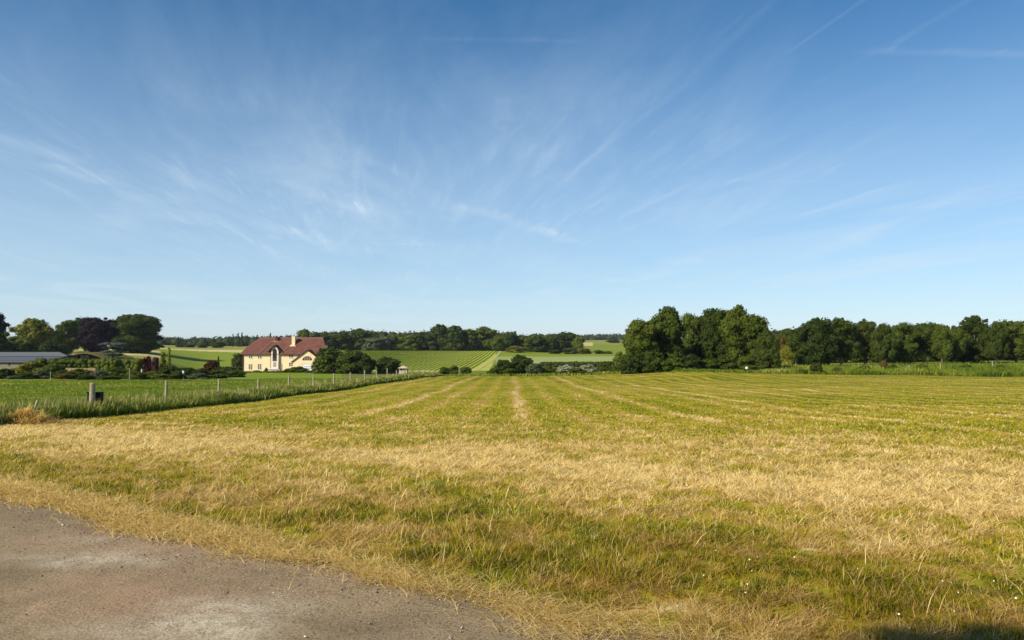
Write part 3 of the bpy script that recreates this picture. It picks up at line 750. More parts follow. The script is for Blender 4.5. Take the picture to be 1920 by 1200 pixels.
# belt along the right
G = 'trees of the belt along the right field edge'
BL = [(1462, 640, 34, 150, 'tall?', 'amber', 'slim tree with amber leaves in the gap between the clump and the belt')]
plant('deciduous_tree', 1464, 626, 30, 146, 'open', 'amber', 'slim amber-leaved tree in the gap left of the tree belt', 'tree')
plant('deciduous_tree', 1474, 648, 26, 140, 'broad', 'gold', 'small yellow-green tree below the amber-leaved one in the gap', 'tree')
plant('deciduous_tree', 1492, 622, 44, 165, 'high', 'mid', 'slender trees gap tree, left of the dark belt, with thin pale trunk', 'tree', pale=True)
BT = [(1530, 596, 74, 'dark'), (1577, 594, 70, 'dark'), (1622, 597, 62, 'dark'), (1657, 606, 46, 'dark'), (1693, 604, 58, 'mid'), (1733, 602, 62, 'dark'), (1766, 607, 42, 'mid'),
      (1792, 612, 40, 'mid'), (1826, 592, 78, 'dark'), (1867, 601, 42, 'dark'), (1905, 598, 72, 'mid'), (1962, 600, 70, 'dark'), (2020, 596, 74, 'dark')]
for k, (a, b, c, d) in enumerate(BT):
    plant('deciduous_tree', a, b, c, 150 + (k % 3) * 4, 'high' if k % 4 else 'broad', d, '%s tree from the left in the front row of the right-hand belt' % ORD[k], 'tree', G, pale=(k in (0, 1, 5, 8)))
G = 'second row trees of the right belt'
for k in range(20):
    plant('deciduous_tree', 1480 + k * 30 + (k * 37 % 11), 612 + (k * 53 % 13), 52, 172 + (k * 29 % 10), 'farb', 'dark', '%s tree from the left in the shaded second row behind the right-hand belt' % ORD[k], 'tree', G)
G = 'low shrubs in the rough grass on the right'
for k, p in enumerate([(1530, 680, 22, 100, 'dark'), (1450, 690, 26, 103, 'mid'), (1505, 692, 20, 99, 'mid'), (1568, 688, 26, 101, 'fresh'), (1620, 684, 30, 104, 'fresh'), (1655, 676, 16, 112, 'amber'), (1672, 682, 24, 106, 'mid'), (1728, 682, 22, 110, 'mid'), (1812, 683, 30, 112, 'fresh'), (1876, 684, 24, 110, 'mid'), (1410, 684, 30, 102, 'mid')]):
    plant('weed_shrub', *p[:4], 'bush', p[4], ['dark upright shrub standing alone in the rough grass near the belt', 'low shrub at the right foot of the clump', 'small low shrub between clump and dark upright shrub', 'light green low shrub right of the dark upright one', 'broad light green shrub below the fourth belt tree',
          'thin russet-amber shrub before the middle of the belt', 'mid green shrub right of the russet-amber one', 'mid green shrub left of the pale short post', 'broad light shrub below the tallest belt tree', 'last green shrub towards the right end of the strip', 'low shrub beside the white round marker'][k], 'shrub', G, trunk=False)

# wood edge beyond the vineyard
G = 'trees of the wood behind the vineyard'
WD = [(612, 627, 40, 'dark'), (638, 622, 42, 'dark'), (672, 615, 52, 'dark'), (690, 620, 40, 'mid'), (703, 632, 44, 'silver'), (722, 630, 38, 'silver'), (746, 625, 44, 'mid'), (770, 627, 40, 'mid'), (796, 622, 40, 'dark'),
      (826, 607, 46, 'dark'), (855, 608, 44, 'dark'), (880, 616, 34, 'mid'), (908, 611, 46, 'mid'), (936, 627, 36, 'mid'), (956, 620, 32, 'dark'), (978, 628, 34, 'mid'), (1000, 625, 40, 'mid'), (1024, 628, 36, 'mid'), (1046, 626, 38, 'dark'), (1066, 621, 36, 'dark'), (1084, 630, 28, 'mid')]
for k, (a, b, c, d) in enumerate(WD):
    plant('woodland_tree', a, b, c, 436 + (k * 37 % 16), 'farb', d, '%s tree from the left along the wood edge behind the vineyard' % ORD[k], 'tree', G)
for k, (a, b, c, d) in enumerate([(968, 648, 34, 'gold'), (1098, 653, 26, 'amber'), (1122, 656, 20, 'mid'), (1139, 658, 18, 'mid'), (1040, 655, 28, 'dark'), (1068, 652, 30, 'mid')]):
    plant('woodland_tree', a, b, c, 410, 'farb', d, ['olive rounded low tree in front of the wood, right of the vineyard', 'amber-tinted low tree at the wood\'s right end', 'small green bush-like tree right of the amber-tinted one', 'rightmost small round tree below the far bright field', 'dark low tree in front of the wood\'s right half', 'mid green low tree left of the amber-tinted one'][k], 'tree')
# left-hand big trees
LT = [(-14, 584, 64, 250, 'round', 'purple', 'dark purple copper beech cut off by the left edge'), (-10, 612, 44, 215, 'round', 'dark', 'green tree low at the left edge in front of the copper beech'),
      (62, 597, 76, 235, 'broad', 'gold', 'bright yellow-green spreading tree between the two copper beeches'), (40, 628, 60, 230, 'round', 'fresh', 'low green tree at the foot of the bright yellow-green tree'),
      (128, 600, 44, 290, 'broad', 'mid', 'grey-green tree just left of the second copper beech'), (106, 618, 36, 275, 'broad', 'mid', 'low-branched tree right of the bright yellow-green tree'),
      (160, 594, 60, 310, 'broad', 'dark', 'grey-green tree rising behind the second copper beech'), (180, 594, 62, 285, 'round', 'purple', 'very dark copper beech left of the great round tree'),
      (232, 590, 56, 300, 'round', 'dark', 'left half-hidden lobe tree joining the great round tree'), (262, 588, 104, 290, 'round', 'dark', 'great round dark green tree standing alone on the left'), (15, 640, 60, 220, 'farb', 'dark', 'dark shrubby tree under the left-edge trees'), (100, 640, 50, 225, 'farb', 'dark', 'dark shrubby tree right of the yellow-green tree\'s foot')]
for p in LT: plant('parkland_tree', *p[:6], p[6], 'tree', 'large trees on the far left')
plant('woodland_tree', 568, 616, 30, 440, 'farb', 'mid', 'round tree rising above the house roof behind it', 'tree')
for k, (a, b, w, lb) in enumerate([(437, 625, 7, 'leftmost pointed conifer on the far skyline'), (447, 624, 6, 'middle pointed conifer on the far skyline'), (453.5, 622.5, 9, 'tallest pointed conifer on the far skyline, left of the roof'), (507, 624, 9, 'pointed conifer just above the dark chimney')]):
    plant('conifer', a, b, w, 600, 'cone', 'dark', lb, 'tree', 'conifers on the skyline')
for k, (a, b, c) in enumerate([(338, 646, 18), (356, 645, 22), (380, 644, 20), (408, 640, 30)]):
    plant('hedgerow_tree', a, b, c, 520, 'farb', 'dark', '%s dark bushy tree from the left in the far yellow field' % ORD[k], 'tree', 'bushy trees in the far fields')
plant('hedgerow_tree', 1152, 637, 26, 820, 'farb', 'dark', 'dark far bush in the bright field beside the big clump', 'tree')

# far woods that read as one mass
def wood(name, pts, Y0, depth, crownw, label, seed, base_drop=0, leaf=1.5, mat='far'):
    g = random.Random(seed); C = []; Rd = []
    xs = [p[0] for p in pts]; ys = [p[1] for p in pts]
    a = xs[0]
    while a < xs[-1]:
        for row in range(3):
            Y = Y0 + row * depth / 3 + g.uniform(-4, 4); p = a + g.uniform(-3, 3)
            top = zz(np.interp(p, xs, ys) + g.uniform(-1.5, 2.5) - 0, Y); x = (p - 960) * Y / F; zb = gz(x, Y)
            H = max(top - zb, 3); r = crownw * g.uniform(.4, .62)
            z = zb + r * .5
            while z < zb + H - r * .8: C.append((x + g.uniform(-1, 1), Y + g.uniform(-1, 1), z)); Rd.append(r); z += r * 1.0
            C.append((x, Y, zb + H - r * .8)); Rd.append(r)
        a += crownw * F / Y0 * .62
    C = np.array(C); Rd = np.array(Rd)
    Vs = []; Qs = []; Ts = []; rs = []; off = 0
    for i in range(0, len(C), 60):
        V, Q, T, r = leaf_cloud(C[i:i + 60], Rd[i:i + 60], int(60 * 70), leaf, seed + i, .85, .85, .12)
        Vs.append(V); Qs.append(Q + off); Ts.append(T + off); rs.append((r, len(Q))); off += len(V)
    r = np.concatenate([q[:n] for q, n in rs] + [q[n:] for q, n in rs])
    me = mesh_np(name, np.vstack(Vs), np.vstack(Qs), np.vstack(Ts), fattr={'rnd': r}, mats=[LEAF[mat]])
    tag(ob(name, me), label, 'wood', kind='stuff')
wood('far_wood', [(300, 634), (360, 633), (430, 632), (480, 631), (620, 631)], 640, 60, 12, 'distant dark wood along the skyline behind the house', 1, leaf=1.7)
wood('far_wood', [(-160, 632), (320, 634)], 700, 60, 13, 'distant wood behind the great left-hand trees', 2, leaf=1.7)
wood('far_wood', [(590, 622), (680, 619), (760, 623), (830, 618), (900, 619), (960, 627), (1040, 627), (1082, 630)], 465, 50, 10, 'mass of woodland behind the wood edge beyond the vineyard', 3, leaf=1.3)
wood('far_wood', [(1040, 626), (1060, 624), (1090, 629), (1130, 627), (1180, 628), (1260, 630)], 1350, 80, 16, 'thin line of trees on the far horizon above the bright field', 4, leaf=3)
wood('far_wood', [(1425, 622), (1460, 618), (1520, 618), (2100, 616)], 235, 30, 7, 'dark wood filling in behind the right-hand belt', 5, leaf=.8)

# mid hedge beyond the mown field
MB_ = [(1040, 690, 34, 121, 'bush', 'mid', 'low green bush between the light green bush and the left flowering one'), (1128, 688, 30, 119, 'bush', 'fresh', 'low light green bush right of the right-hand flowering one'), (958, 690, 34, 117, 'bush', 'mid', 'low green bush in front of the big dark bush'), (926, 690, 26, 119, 'bush', 'mid', 'low green bush beside the foot of the pale farm path'),
       (974, 665, 48, 124, 'bush', 'dark', 'big dark bush in the dip beyond the field, right of the vineyard'), (944, 674, 30, 121, 'bush', 'dark', 'small dark bush left of the big dark one beyond the field'),
       (1000, 680, 36, 119, 'bush', 'silver', 'pale grey-green bush in front of the big dark one'), (1062, 684, 40, 120, 'bush', 'flower', 'cream-flowering bush, left of the two beyond the field'),
       (1103, 683, 44, 120, 'bush', 'flower', 'cream-flowering bush, right of the two beyond the field'), (1082, 689, 34, 118, 'bush', 'mid', 'low green bush between the two flowering ones'),
       (1141, 677, 34, 120, 'bush', 'dark', 'dark bush right of the flowering ones'), (1158, 680, 28, 118, 'bush', 'mid', 'green bush at the left foot of the big clump'), (1022, 685, 34, 126, 'bush', 'fresh', 'light green bush left of the flowering ones')]
for p in MB_: plant('hedge_bush', *p[:6], p[6], 'bush', 'bushes beyond the far edge of the field', trunk=False)
for k, (a, b, c) in enumerate([(832, 688, 26), (852, 685, 24), (873, 688, 22)]):
    plant('hedge_bush', a, b, c, 160, 'bush', 'mid', '%s green bush from the left at the foot of the vineyard' % ORD[k], 'bush', 'bushes at the foot of the vineyard', trunk=False)
# plants round the house
HP = [(620, 650, 66, 190, 'bush', 'mid', 'large bronze-green tree hiding the right end of the cream house'), (660, 655, 62, 186, 'bush', 'mid', 'large green tree right of the one hiding the house'), (686, 663, 32, 184, 'bush', 'dark', 'narrow dark bush right of the two large trees by the house'),
      (724, 669, 48, 190, 'bush', 'dark', 'round dark bush left of the tiny pale hut'), (447, 662, 22, 222, 'round', 'dark', 'dark tree against the left end of the cream house'),
      (396, 674, 30, 118, 'bush', 'russet', 'russet-leaved round shrub in the garden left of the house'), (410, 667, 9, 116, 'cone', 'dark', 'small dark conifer beside the russet shrub'),
      (560, 687, 40, 205, 'bush', 'fresh', 'spreading green shrub under the house gable'), (540, 692, 22, 205, 'bush', 'mid', 'low shrub right of the tall dormer'), (500, 689, 15, 206, 'cone', 'mid', 'cone-shaped shrub left of the tall dormer'), (482, 694, 16, 206, 'bush', 'mid', 'low shrub below the left windows of the house'), (585, 694, 22, 196, 'bush', 'silver', 'pale green shrub before the garage')]
for p in HP: plant('garden_shrub' if p[2] < 60 else 'garden_tree', *p[:6], p[6], 'tree' if p[2] >= 60 or 'tree' in p[6] else 'shrub', 'garden plants round the cream house', trunk=False)
GP = [(334, 694, 44, 101, 'bush', 'mid', 'green bush in the front border below the golden conifers'), (405, 693, 46, 112, 'bush', 'mid', 'green bush in front of the russet shrub'), (440, 694, 40, 125, 'bush', 'fresh', 'light green bush in the border left of the house front'), (262, 697, 36, 99, 'bush', 'mid', 'green bush left of the white stub post'), (300, 700, 40, 98, 'bush', 'fresh', 'light green weeds at the pasture edge below the maroon column'), (375, 699, 40, 99, 'bush', 'silver', 'pale green weeds at the pasture edge right of the urn'), (118, 694, 34, 99, 'bush', 'mid', 'green bush left of the tan stone wall'),
      (277, 667, 19, 108, 'column', 'maroon', 'tall maroon columnar shrub in the garden'), (291, 668, 18, 111, 'bush', 'mauve', 'mauve-leaved shrub right of the maroon column'),
      (306, 658, 26, 110, 'cone', 'gold', 'broad golden conifer in the garden'), (318, 651, 14, 112, 'cone', 'gold', 'taller narrow golden conifer behind the broad one'),
      (320, 685, 46, 104, 'bush', 'dark', 'dark green bush below the golden conifers'), (350, 689, 38, 105, 'bush', 'dark', 'dark green bush left of the white urn'), (290, 694, 30, 102, 'bush', 'mid', 'low green bush at the foot of the maroon column'),
      (378, 690, 22, 110, 'bush', 'dark', 'small dark bush between the white urn and the russet shrub'), (428, 687, 34, 150, 'bush', 'dark', 'low dark bush left of the house'),
      (62, 676, 50, 112, 'bush', 'gold', 'yellow-green shrub in front of the long grey building'), (100, 682, 42, 104, 'bush', 'fresh', 'leafy shrub with a pale stake, right of the yellow-green one'), (12, 690, 34, 100, 'bush', 'dark', 'dark bush at the left picture edge below the grey building'),
      (48, 698, 34, 97, 'bush', 'dark', 'low dark bush in front of the yellow-green shrub'), (78, 694, 30, 99, 'bush', 'silver', 'grey-green low plant beside the leafy shrub'), (148, 691, 40, 101, 'bush', 'mid', 'green bush in front of the tan stone wall'),
      (125, 700, 30, 98, 'bush', 'amber', 'dry brownish plant below the tan stone wall'), (186, 694, 34, 100, 'bush', 'silver', 'pale green plant right of the tan stone wall'), (218, 688, 48, 104, 'bush', 'mid', 'clipped flat-topped bush left of the maroon column'), (250, 694, 34, 101, 'bush', 'fresh', 'light green bush between flat-topped bush and maroon column'),
      (165, 702, 30, 97, 'bush', 'dark', 'low dark plant in the border below the stone wall'), (30, 704, 30, 96, 'bush', 'silver', 'low pale plant at the pasture edge far left'), (-25, 690, 40, 100, 'bush', 'mid', 'bush beyond the left edge'), (210, 704, 40, 96, 'bush', 'mid', 'lowest green plant at the pasture edge below the flat-topped bush')]
for p in GP: plant('garden_shrub', *p[:6], p[6], 'conifer' if 'conifer' in p[6] else 'shrub', 'plants of the garden on the left', trunk=False)

def cedar():
    Y = 122; px = 212; x = (px - 960) * Y / F; z = gz(x, Y) - .1; H = zz(643, Y) - z
    e = bpy.data.objects.new('blue_cedar', None); col.objects.link(e); e.location = (x, Y, z)
    tag(e, 'blue-grey cedar with flat layered branches, above the clipped hedge', 'tree')
    C = []; Rd = []; g = random.Random(4)
    for t in range(6):
        zt = H * (.42 + .11 * t); rr = (2.0 - .1 * t) if t in (5,) else (1.0 + .5 * (t % 2) + .3)
        if t == 5: rr = 2.3
        for k in range(8):
            a = k * .785 + g.uniform(-.3, .3); C.append((math.cos(a) * rr * .72, math.sin(a) * rr * .72, zt + g.uniform(-.1, .1))); Rd.append(.55)
        C.append((0, 0, zt)); Rd.append(.6)
    V, Q, T, r = leaf_cloud(C, Rd, 4200, .17, 9, .32, .7, .2)
    ob('crown', mesh_np('crown', V, Q, T, fattr={'rnd': r}, mats=[LEAF['blue']]), e)
    b = MB().tube([(0, 0, -.1), (0, 0, H * .5), (0, 0, H * .97)], [.2, .14, .05], 8)
    for t in range(6):
        for k in range(4): a = k * 1.57 + t; b.tube([(0, 0, H * (.38 + .11 * t)), (math.cos(a) * 1.3, math.sin(a) * 1.3, H * (.42 + .11 * t))], [.05, .02], 5)
    b.build('trunk', M['bark'], e, smooth=True)
cedar()

def hedge(px0, px1, top, Y, depth, mat, label, drop=0):
    x0 = (px0 - 960) * Y / F; x1 = (px1 - 960) * Y / F; zb = gz((x0 + x1) / 2, Y) - .1 + drop; H = zz(top, Y) - zb
    e = bpy.data.objects.new('clipped_hedge', None); col.objects.link(e); e.location = ((x0 + x1) / 2, Y, zb); tag(e, label, 'hedge')
    g = np.random.default_rng(int(px0 + 3000)); L_ = x1 - x0; r = min(.5, H / 2.2); C = []
    for xx in np.arange(-L_ / 2 + r, L_ / 2 - r * .5, r * 1.1):
        for yy in np.arange(-depth / 2, depth / 2 + .01, r):
            for z_ in np.arange(r * .8, H - r * .6, r * 1.0):
                C.append((xx + g.normal(0, .16), yy + g.normal(0, .08), z_ + g.normal(0, .12)))
            C.append((xx + g.normal(0, .16), yy, H - r * .85 + g.normal(0, .05)))
    C = np.array(C); Rd = np.full(len(C), r) * g.uniform(.7, 1.15, len(C))
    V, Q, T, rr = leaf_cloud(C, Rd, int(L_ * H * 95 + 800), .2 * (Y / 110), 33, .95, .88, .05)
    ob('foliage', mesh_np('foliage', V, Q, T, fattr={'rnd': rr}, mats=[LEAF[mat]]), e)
    for xx in np.arange(-L_ / 2 + r, L_ / 2, max(1.5, L_ / 8)): MB().tube([(xx, 0, -.1), (xx, 0, H * .6)], .05, 6).build('stem', M['bark'], e)
hedge(72, 172, 672.5, 117, 1.6, 'mid', 'long clipped green hedge below the curved mossy roof, left length')
hedge(172, 232, 673.5, 117, 1.6, 'mid', 'clipped green hedge below the blue-grey cedar, middle length')
hedge(236, 272, 672, 112, 1.4, 'fresh', 'clipped lighter hedge block left of the maroon column')
hedge(1012, 1150, 679, 205, 3.0, 'dark', 'dark field hedge in the dip beyond the flowering bushes')
hedge(412, 452, 688, 200, 1.5, 'dark', 'low dark hedge left of the cream house')
hedge(455, 600, 696.5, 205, 1.2, 'fresh', 'low green hedge along the front of the cream house')

# ------------------------------------------------------------ vineyard
def vineyard():
    rows = 48
    for k in range(rows):
        X = -9.5 - k * 1.8; y0 = 234 + 3 * math.sin(k); y1 = 424
        # rows bend slightly at their near end
        n = int((y1 - y0) / 1.1); ys = np.linspace(y0, y1, n); g = np.random.default_rng(500 + k)
        bend = -.00045 * (y1 - ys) ** 2 * .25
        xs = X + bend; r = .50
        zs = hz(xs, ys)
        m = n * 6
        i = g.integers(0, n, m); d = g.normal(0, 1, (m, 3)); d /= np.linalg.norm(d, axis=1)[:, None]
        P = np.stack([xs[i], ys[i] + g.uniform(-.6, .6, m), zs[i] + .16], 1) + d * np.array([.28, .4, .05]) * g.uniform(.8, 1.1, (m, 1))
        nn = d + g.normal(0, .4, (m, 3)); nn[:, 2] = np.abs(nn[:, 2]) + .9; nn /= np.linalg.norm(nn, axis=1)[:, None]
        t = np.cross(nn, g.normal(0, 1, (m, 3))); t /= np.linalg.norm(t, axis=1)[:, None]; b = np.cross(nn, t); s = g.uniform(.25, .5, m)[:, None]
        V = np.stack([P - t * s * .5, P - b * s * .4, P + t * s * .5, P + b * s * .4], 1).reshape(-1, 3); Q = (np.arange(m) * 4)[:, None] + np.arange(4)[None]
        # solid heart of the row
        c0 = len(V); A = np.stack([xs - .42, ys, zs + .02], 1); B = np.stack([xs - .25, ys, zs + .17], 1); C = np.stack([xs + .25, ys, zs + .17], 1); D = np.stack([xs + .42, ys, zs + .02], 1)
        V = np.vstack([V, A, B, C, D]); q = np.arange(n - 1)
        Q2 = np.vstack([np.stack([c0 + a * n + q, c0 + b_ * n + q, c0 + b_ * n + q + 1, c0 + a * n + q + 1], 1) for a, b_ in ((0, 1), (1, 2), (2, 3))])
        Q = np.vstack([Q, Q2]); o = np.array([X, y0, 0]); V = V - np.array([X, y0, float(zs[0])])
        e = ob('vine_row', mesh_np('vine_row', V, Q, fattr={'rnd': np.concatenate([g.uniform(.1, 1, m), np.full(len(Q2), .3)])}, mats=[LEAF['vine']]), None, (X, y0, float(zs[0])))
        lb = '%s row of vines from the right-hand end of the vineyard' % ORD[k]
        if k == 0: lb = 'rightmost row of vines, beside the pale track'
        tag(e, lb, 'vine row', 'rows of vines on the slope')
    # pale farm track at the right end of the rows
    ys = np.linspace(232, 430, 80); xs = -6.6 - .00011 * (430 - ys) ** 2
    V = np.vstack([np.stack([xs - .45, ys, hz(xs - .45, ys) + .12], 1), np.stack([xs + .45, ys, hz(xs + .45, ys) + .12], 1)]); q = np.arange(79)
    tag(ob('farm_path', mesh_np('farm_path', V, np.stack([q, q + 80, q + 81, q + 1], 1), mats=[M['stubble']])), kind='structure')
vineyard()

# ------------------------------------------------------------ the cream house
def house():
    Y = 218; x0 = (457 - 960) * Y / F; zb = zz(698.5, Y); W = (603 - 457) * Y / F
    sc = Y / F
    def X(px): return (px - 457) * sc
    def Z(py): return (698.5 - py) * sc
    e = bpy.data.objects.new('country_house', None); col.objects.link(e); e.location = (x0, Y, zb)
    tag(e, 'cream two-storey country house with a red tiled half-hipped roof', 'house')
    D = 9.5; ze = Z(662.5); zr = Z(633.5) * 1.0; 
    b = MB(); b.box(0, W, 0, D, -1.5, ze - .05)
    # right gable above the eaves, cut by the half hip
    zm = ze + 2.6; fr = (zm - ze) / (zr - ze)
    b.box(W - .25, W, .6, D - .6, ze - .05, ze + .3)
    b.prism([(0, 0)] * 3, 0, 0) if False else None
    b.build('wall', M['render'], e)
    gm = MB(); y_m = D / 2 * fr
    gm.v += [(W - .02, .15, ze - .05), (W - .02, D - .15, ze - .05), (W - .02, D - y_m, zm - .15), (W - .02, y_m, zm - .15), (W - .4, .15, ze - .05), (W - .4, D - .15, ze - .05), (W - .4, D - y_m, zm - .15), (W - .4, y_m, zm - .15)]
    gm.f += [(0, 1, 2, 3), (7, 6, 5, 4), (0, 3, 7, 4), (1, 5, 6, 2), (3, 2, 6, 7), (0, 4, 5, 1)]
    gm.build('gable_wall', M['render'], e)
    # roof shell: front, back, left hip in two slopes, right half hip
    ov = .45
    eL, eR = -.9, W + .35
    mLx, rLx = .55, X(476); rRx, mRx = X(598), W + .3
    rf = MB(); yf = -ov; yb = D + ov; yc = D / 2
    zE = ze - .18
    def yat(z): return yf + (yc - yf) * (z - zE) / (zr - zE)
    zm2 = ze + 2.4
    fE = [(eL, yf, zE), (eR, yf, zE)]; fm = yat(zm); fm2 = yat(zm2); bm_ = D - fm; bm2 = D - fm2
    front = [(eL, yf, zE), (eR, yf, zE), (mRx, fm, zm), (rRx, yc, zr), (rLx, yc, zr), (mLx, fm2, zm2)]
    back = [(eL, yb, zE), (mLx, bm2, zm2), (rLx, yc, zr), (rRx, yc, zr), (mRx, bm_, zm), (eR, yb, zE)]
    lhip1 = [(eL, yf, zE), (mLx, fm2, zm2), (mLx, bm2, zm2), (eL, yb, zE)]
    lhip2 = [(mLx, fm2, zm2), (rLx, yc, zr), (mLx, bm2, zm2)]
    rhip = [(mRx, fm, zm), (mRx, bm_, zm), (rRx, yc, zr)]
    for p in (front, back, lhip1, lhip2, rhip): rf.slab(p, .16)
    roof = rf.build('roof', M['tiles'], e)
    MB().box(rLx, rRx, yc - .14, yc + .14, zr - .06, zr + .10).build('ridge', M['flash'], roof)
    MB().box(eL + .05, eR - .05, yf - .1, yf - .002, zE - .20, zE - .05).build('gutter', M['brownwood'], roof)
    def fs(px, py):   # point on the front slope
        z = Z(py); return (X(px), yat(z) - .05, z + .06)
    # the pale curved joint lines of the slightly raised middle roof
    s = MB(); s.tube([fs(488, 661), fs(493, 655), fs(497, 648), fs(502, 642), fs(508, 639)], .11, 6); s.build('valley', M['flash'], roof)
    s = MB(); s.tube([fs(529, 661), fs(534, 656), fs(538, 650), fs(543, 646)], .11, 6); s.build('valley', M['flash'], roof)
    # chimneys
    c = MB(); x = X(511); y = yat(Z(639)); c.box(x - .38, x + .38, y - .1, y + .7, Z(641), Z(633)); c.box(x - .48, x + .48, y - .2, y + .8, Z(633), Z(631.5)); c.box(x - .22, x + .22, y + .05, y + .5, Z(631.5), Z(630)); c.build('chimney', M['brick'], roof)
    s = MB(); s.prism([(x - 1.1, Z(641.5)), (x + .7, Z(641.5)), (x + .4, Z(639.6)), (x - .5, Z(639.6))], y - .45, y - .12); s.build('flashing', M['flash'], roof)
    c = MB(); x = X(545.5); y = yat(Z(646)); c.box(x - .48, x + .48, y - .15, y + .8, Z(648), Z(630.5)); c.box(x - .56, x + .56, y - .23, y + .88, Z(630.5), Z(629.4))
    ch = c.build('chimney', M['render'], roof); MB().tube([(x, y + .3, Z(629.4)), (x, y + .3, Z(627.6))], [.24, .2], 8).build('chimney_pot', M['brick'], ch)
    s = MB(); s.prism([(x - 1.0, Z(649.5)), (x + .9, Z(649.5)), (x + .5, Z(646)), (x - .5, Z(646))], y - .7, y - .16); s.build('flashing', M['render'], roof)
    # tall dormer bay with a narrow pointed white surround
    dx = X(516.5); hw = 7.0 * sc; d = MB()
    prof = [(dx - hw, -.4), (dx + hw, -.4), (dx + hw, Z(658)), (dx + hw * .55, Z(652.5)), (dx, Z(649.6)), (dx - hw * .55, Z(652.5)), (dx - hw, Z(658))]
    d.prism(prof, -.55, 3.2); dm = d.build('dormer', M['trim'], e)
    ow = 3.9 * sc
    o = MB(); o.prism([(dx - ow, Z(677)), (dx + ow, Z(677)), (dx + ow, Z(657)), (dx + ow * .5, Z(654)), (dx, Z(653)), (dx - ow * .5, Z(654)), (dx - ow, Z(657))], -.58, -.5)
    dw = o.build('door', M['brownwood'], dm)
    MB().prism([(dx - ow * .86, Z(671.5)), (dx + ow * .86, Z(671.5)), (dx + ow * .86, Z(657.5)), (dx, Z(654.2)), (dx - ow * .86, Z(657.5))], -.61, -.585).build('pane', M['glass'], dw)
    MB().box(dx - ow * .7, dx + ow * .7, -.60, -.555, Z(687.5), Z(679)).build('lower_window', M['stonegrey'], dm)
    s = MB().tube([(dx - hw - .12, -.62, Z(690)), (dx - hw - .12, -.62, Z(660))], .07, 6); s.build('downpipe', M['brownwood'], dm)
    s = MB().tube([(dx + hw + .12, -.62, Z(698)), (dx + hw + .12, -.62, Z(678))], .09, 6); s.build('downpipe', M['brownwood'], dm)
    r = MB(); 
    for sg in (-1, 1):
        r.slab([(dx, -1.0, Z(646.6)), (dx + sg * 2.0, -1.0, Z(659)), (dx + sg * 2.0, 3.6, Z(659)), (dx, 3.6, Z(646.6))], .14)
    r.build('dormer_roof', M['tiles'], dm)
    MB().box(dx - hw - .3, dx + hw + .6, -1.4, -.56, Z(695), Z(691.5)).build('porch', M['stonegrey'], dm)
    # windows
    def window(pa, pb, ya, yb2, bars=1, sash=1, mat='glass', frame='trim'):
        f = MB(); xa, xb, za, zb_ = X(pa), X(pb), Z(yb2), Z(ya); t = .08
        f.box(xa - t, xb + t, -.06, -.002, za - t, za); f.box(xa - t, xb + t, -.06, -.002, zb_, zb_ + t); f.box(xa - t, xa, -.06, -.002, za, zb_); f.box(xb, xb + t, -.06, -.002, za, zb_)
        for q in range(1, bars + 1): xx = xa + (xb - xa) * q / (bars + 1); f.box(xx - .07, xx + .07, -.055, -.004, za, zb_)
        for q in range(1, sash + 1): z_ = za + (zb_ - za) * q / (sash + 1); f.box(xa, xb, -.05, -.03, z_ - .03, z_ + .03)
        w = f.build('window', M[frame], e); MB().box(xa, xb, -.028, -.001, za, zb_).build('pane', M[mat], w)
        MB().box(xa - .12, xb + .12, -.12, -.002, za - t - .1, za - t).build('sill', M['trim'], w)
    window(467, 473, 667, 671.5); window(484, 490.5, 667, 671.5); window(542.5, 549.5, 665.5, 670.5); window(560.5, 566.5, 665, 669, 0, 0)
    window(467, 473, 683, 692.5, 1, 3); window(484, 490, 682.5, 692, 1, 3); window(542.5, 549.5, 680, 686.5)
    MB().tube([(-.12, -.1, -1), (-.12, -.1, ze - .2)], .14, 6).build('downpipe', M['brownwood'], e)
    # projecting garage wing with its own gable
    ax, lx, rx = X(582), X(552), X(612); za, zl = Z(655.5), Z(678); y1 = -3.2
    g = MB(); g.prism([(lx + .5, -1.5), (rx - .5, -1.5), (rx - .5, zl + .2), (ax, za - .25), (lx + .5, zl + .2)], y1, 3); wg = g.build('wing_wall', M['render'], e)
    r = MB()
    for sg, xe in ((-1, lx), (1, rx)): r.slab([(ax, y1 - .35, za), (xe, y1 - .35, zl), (xe, 4.5, zl), (ax, 4.5, za)], .16)
    r.build('wing_roof', M['tiles'], e)
    arc = [(X(573), Z(675)), (X(591), Z(675))] + [(X(582) + 9 * sc * math.cos(t), Z(675) + 7.6 * sc * math.sin(t)) for t in [math.pi * q / 12 for q in range(1, 12)]]
    aw = MB().prism(arc, y1 - .05, y1 + .05).build('arched_window', M['brownwood'], wg)
    for q in (-1, 0, 1): MB().box(X(582) + q * 4.2 * sc - .05, X(582) + q * 4.2 * sc + .05, y1 - .08, y1 - .052, Z(674.5), Z(669.5 if q else 668.2)).build('glazing_bar', M['trim'], aw)
    MB().box(X(573), X(591), y1 - .04, y1 + .04, -1.2, Z(681.5)).build('garage_opening', M['stonegrey'], wg)
    gd = MB().box(X(574), X(590), y1 - .10, y1 - .042, -1.0, Z(682.5)); 
    gdo = gd.build('garage_door', M['white'], wg)
    for zt in (686, 689): MB().box(X(575.5), X(588.5), y1 - .13, y1 - .102, Z(zt + 1.0), Z(zt)).build('door_panel', M['stonegrey'], gdo)
house()

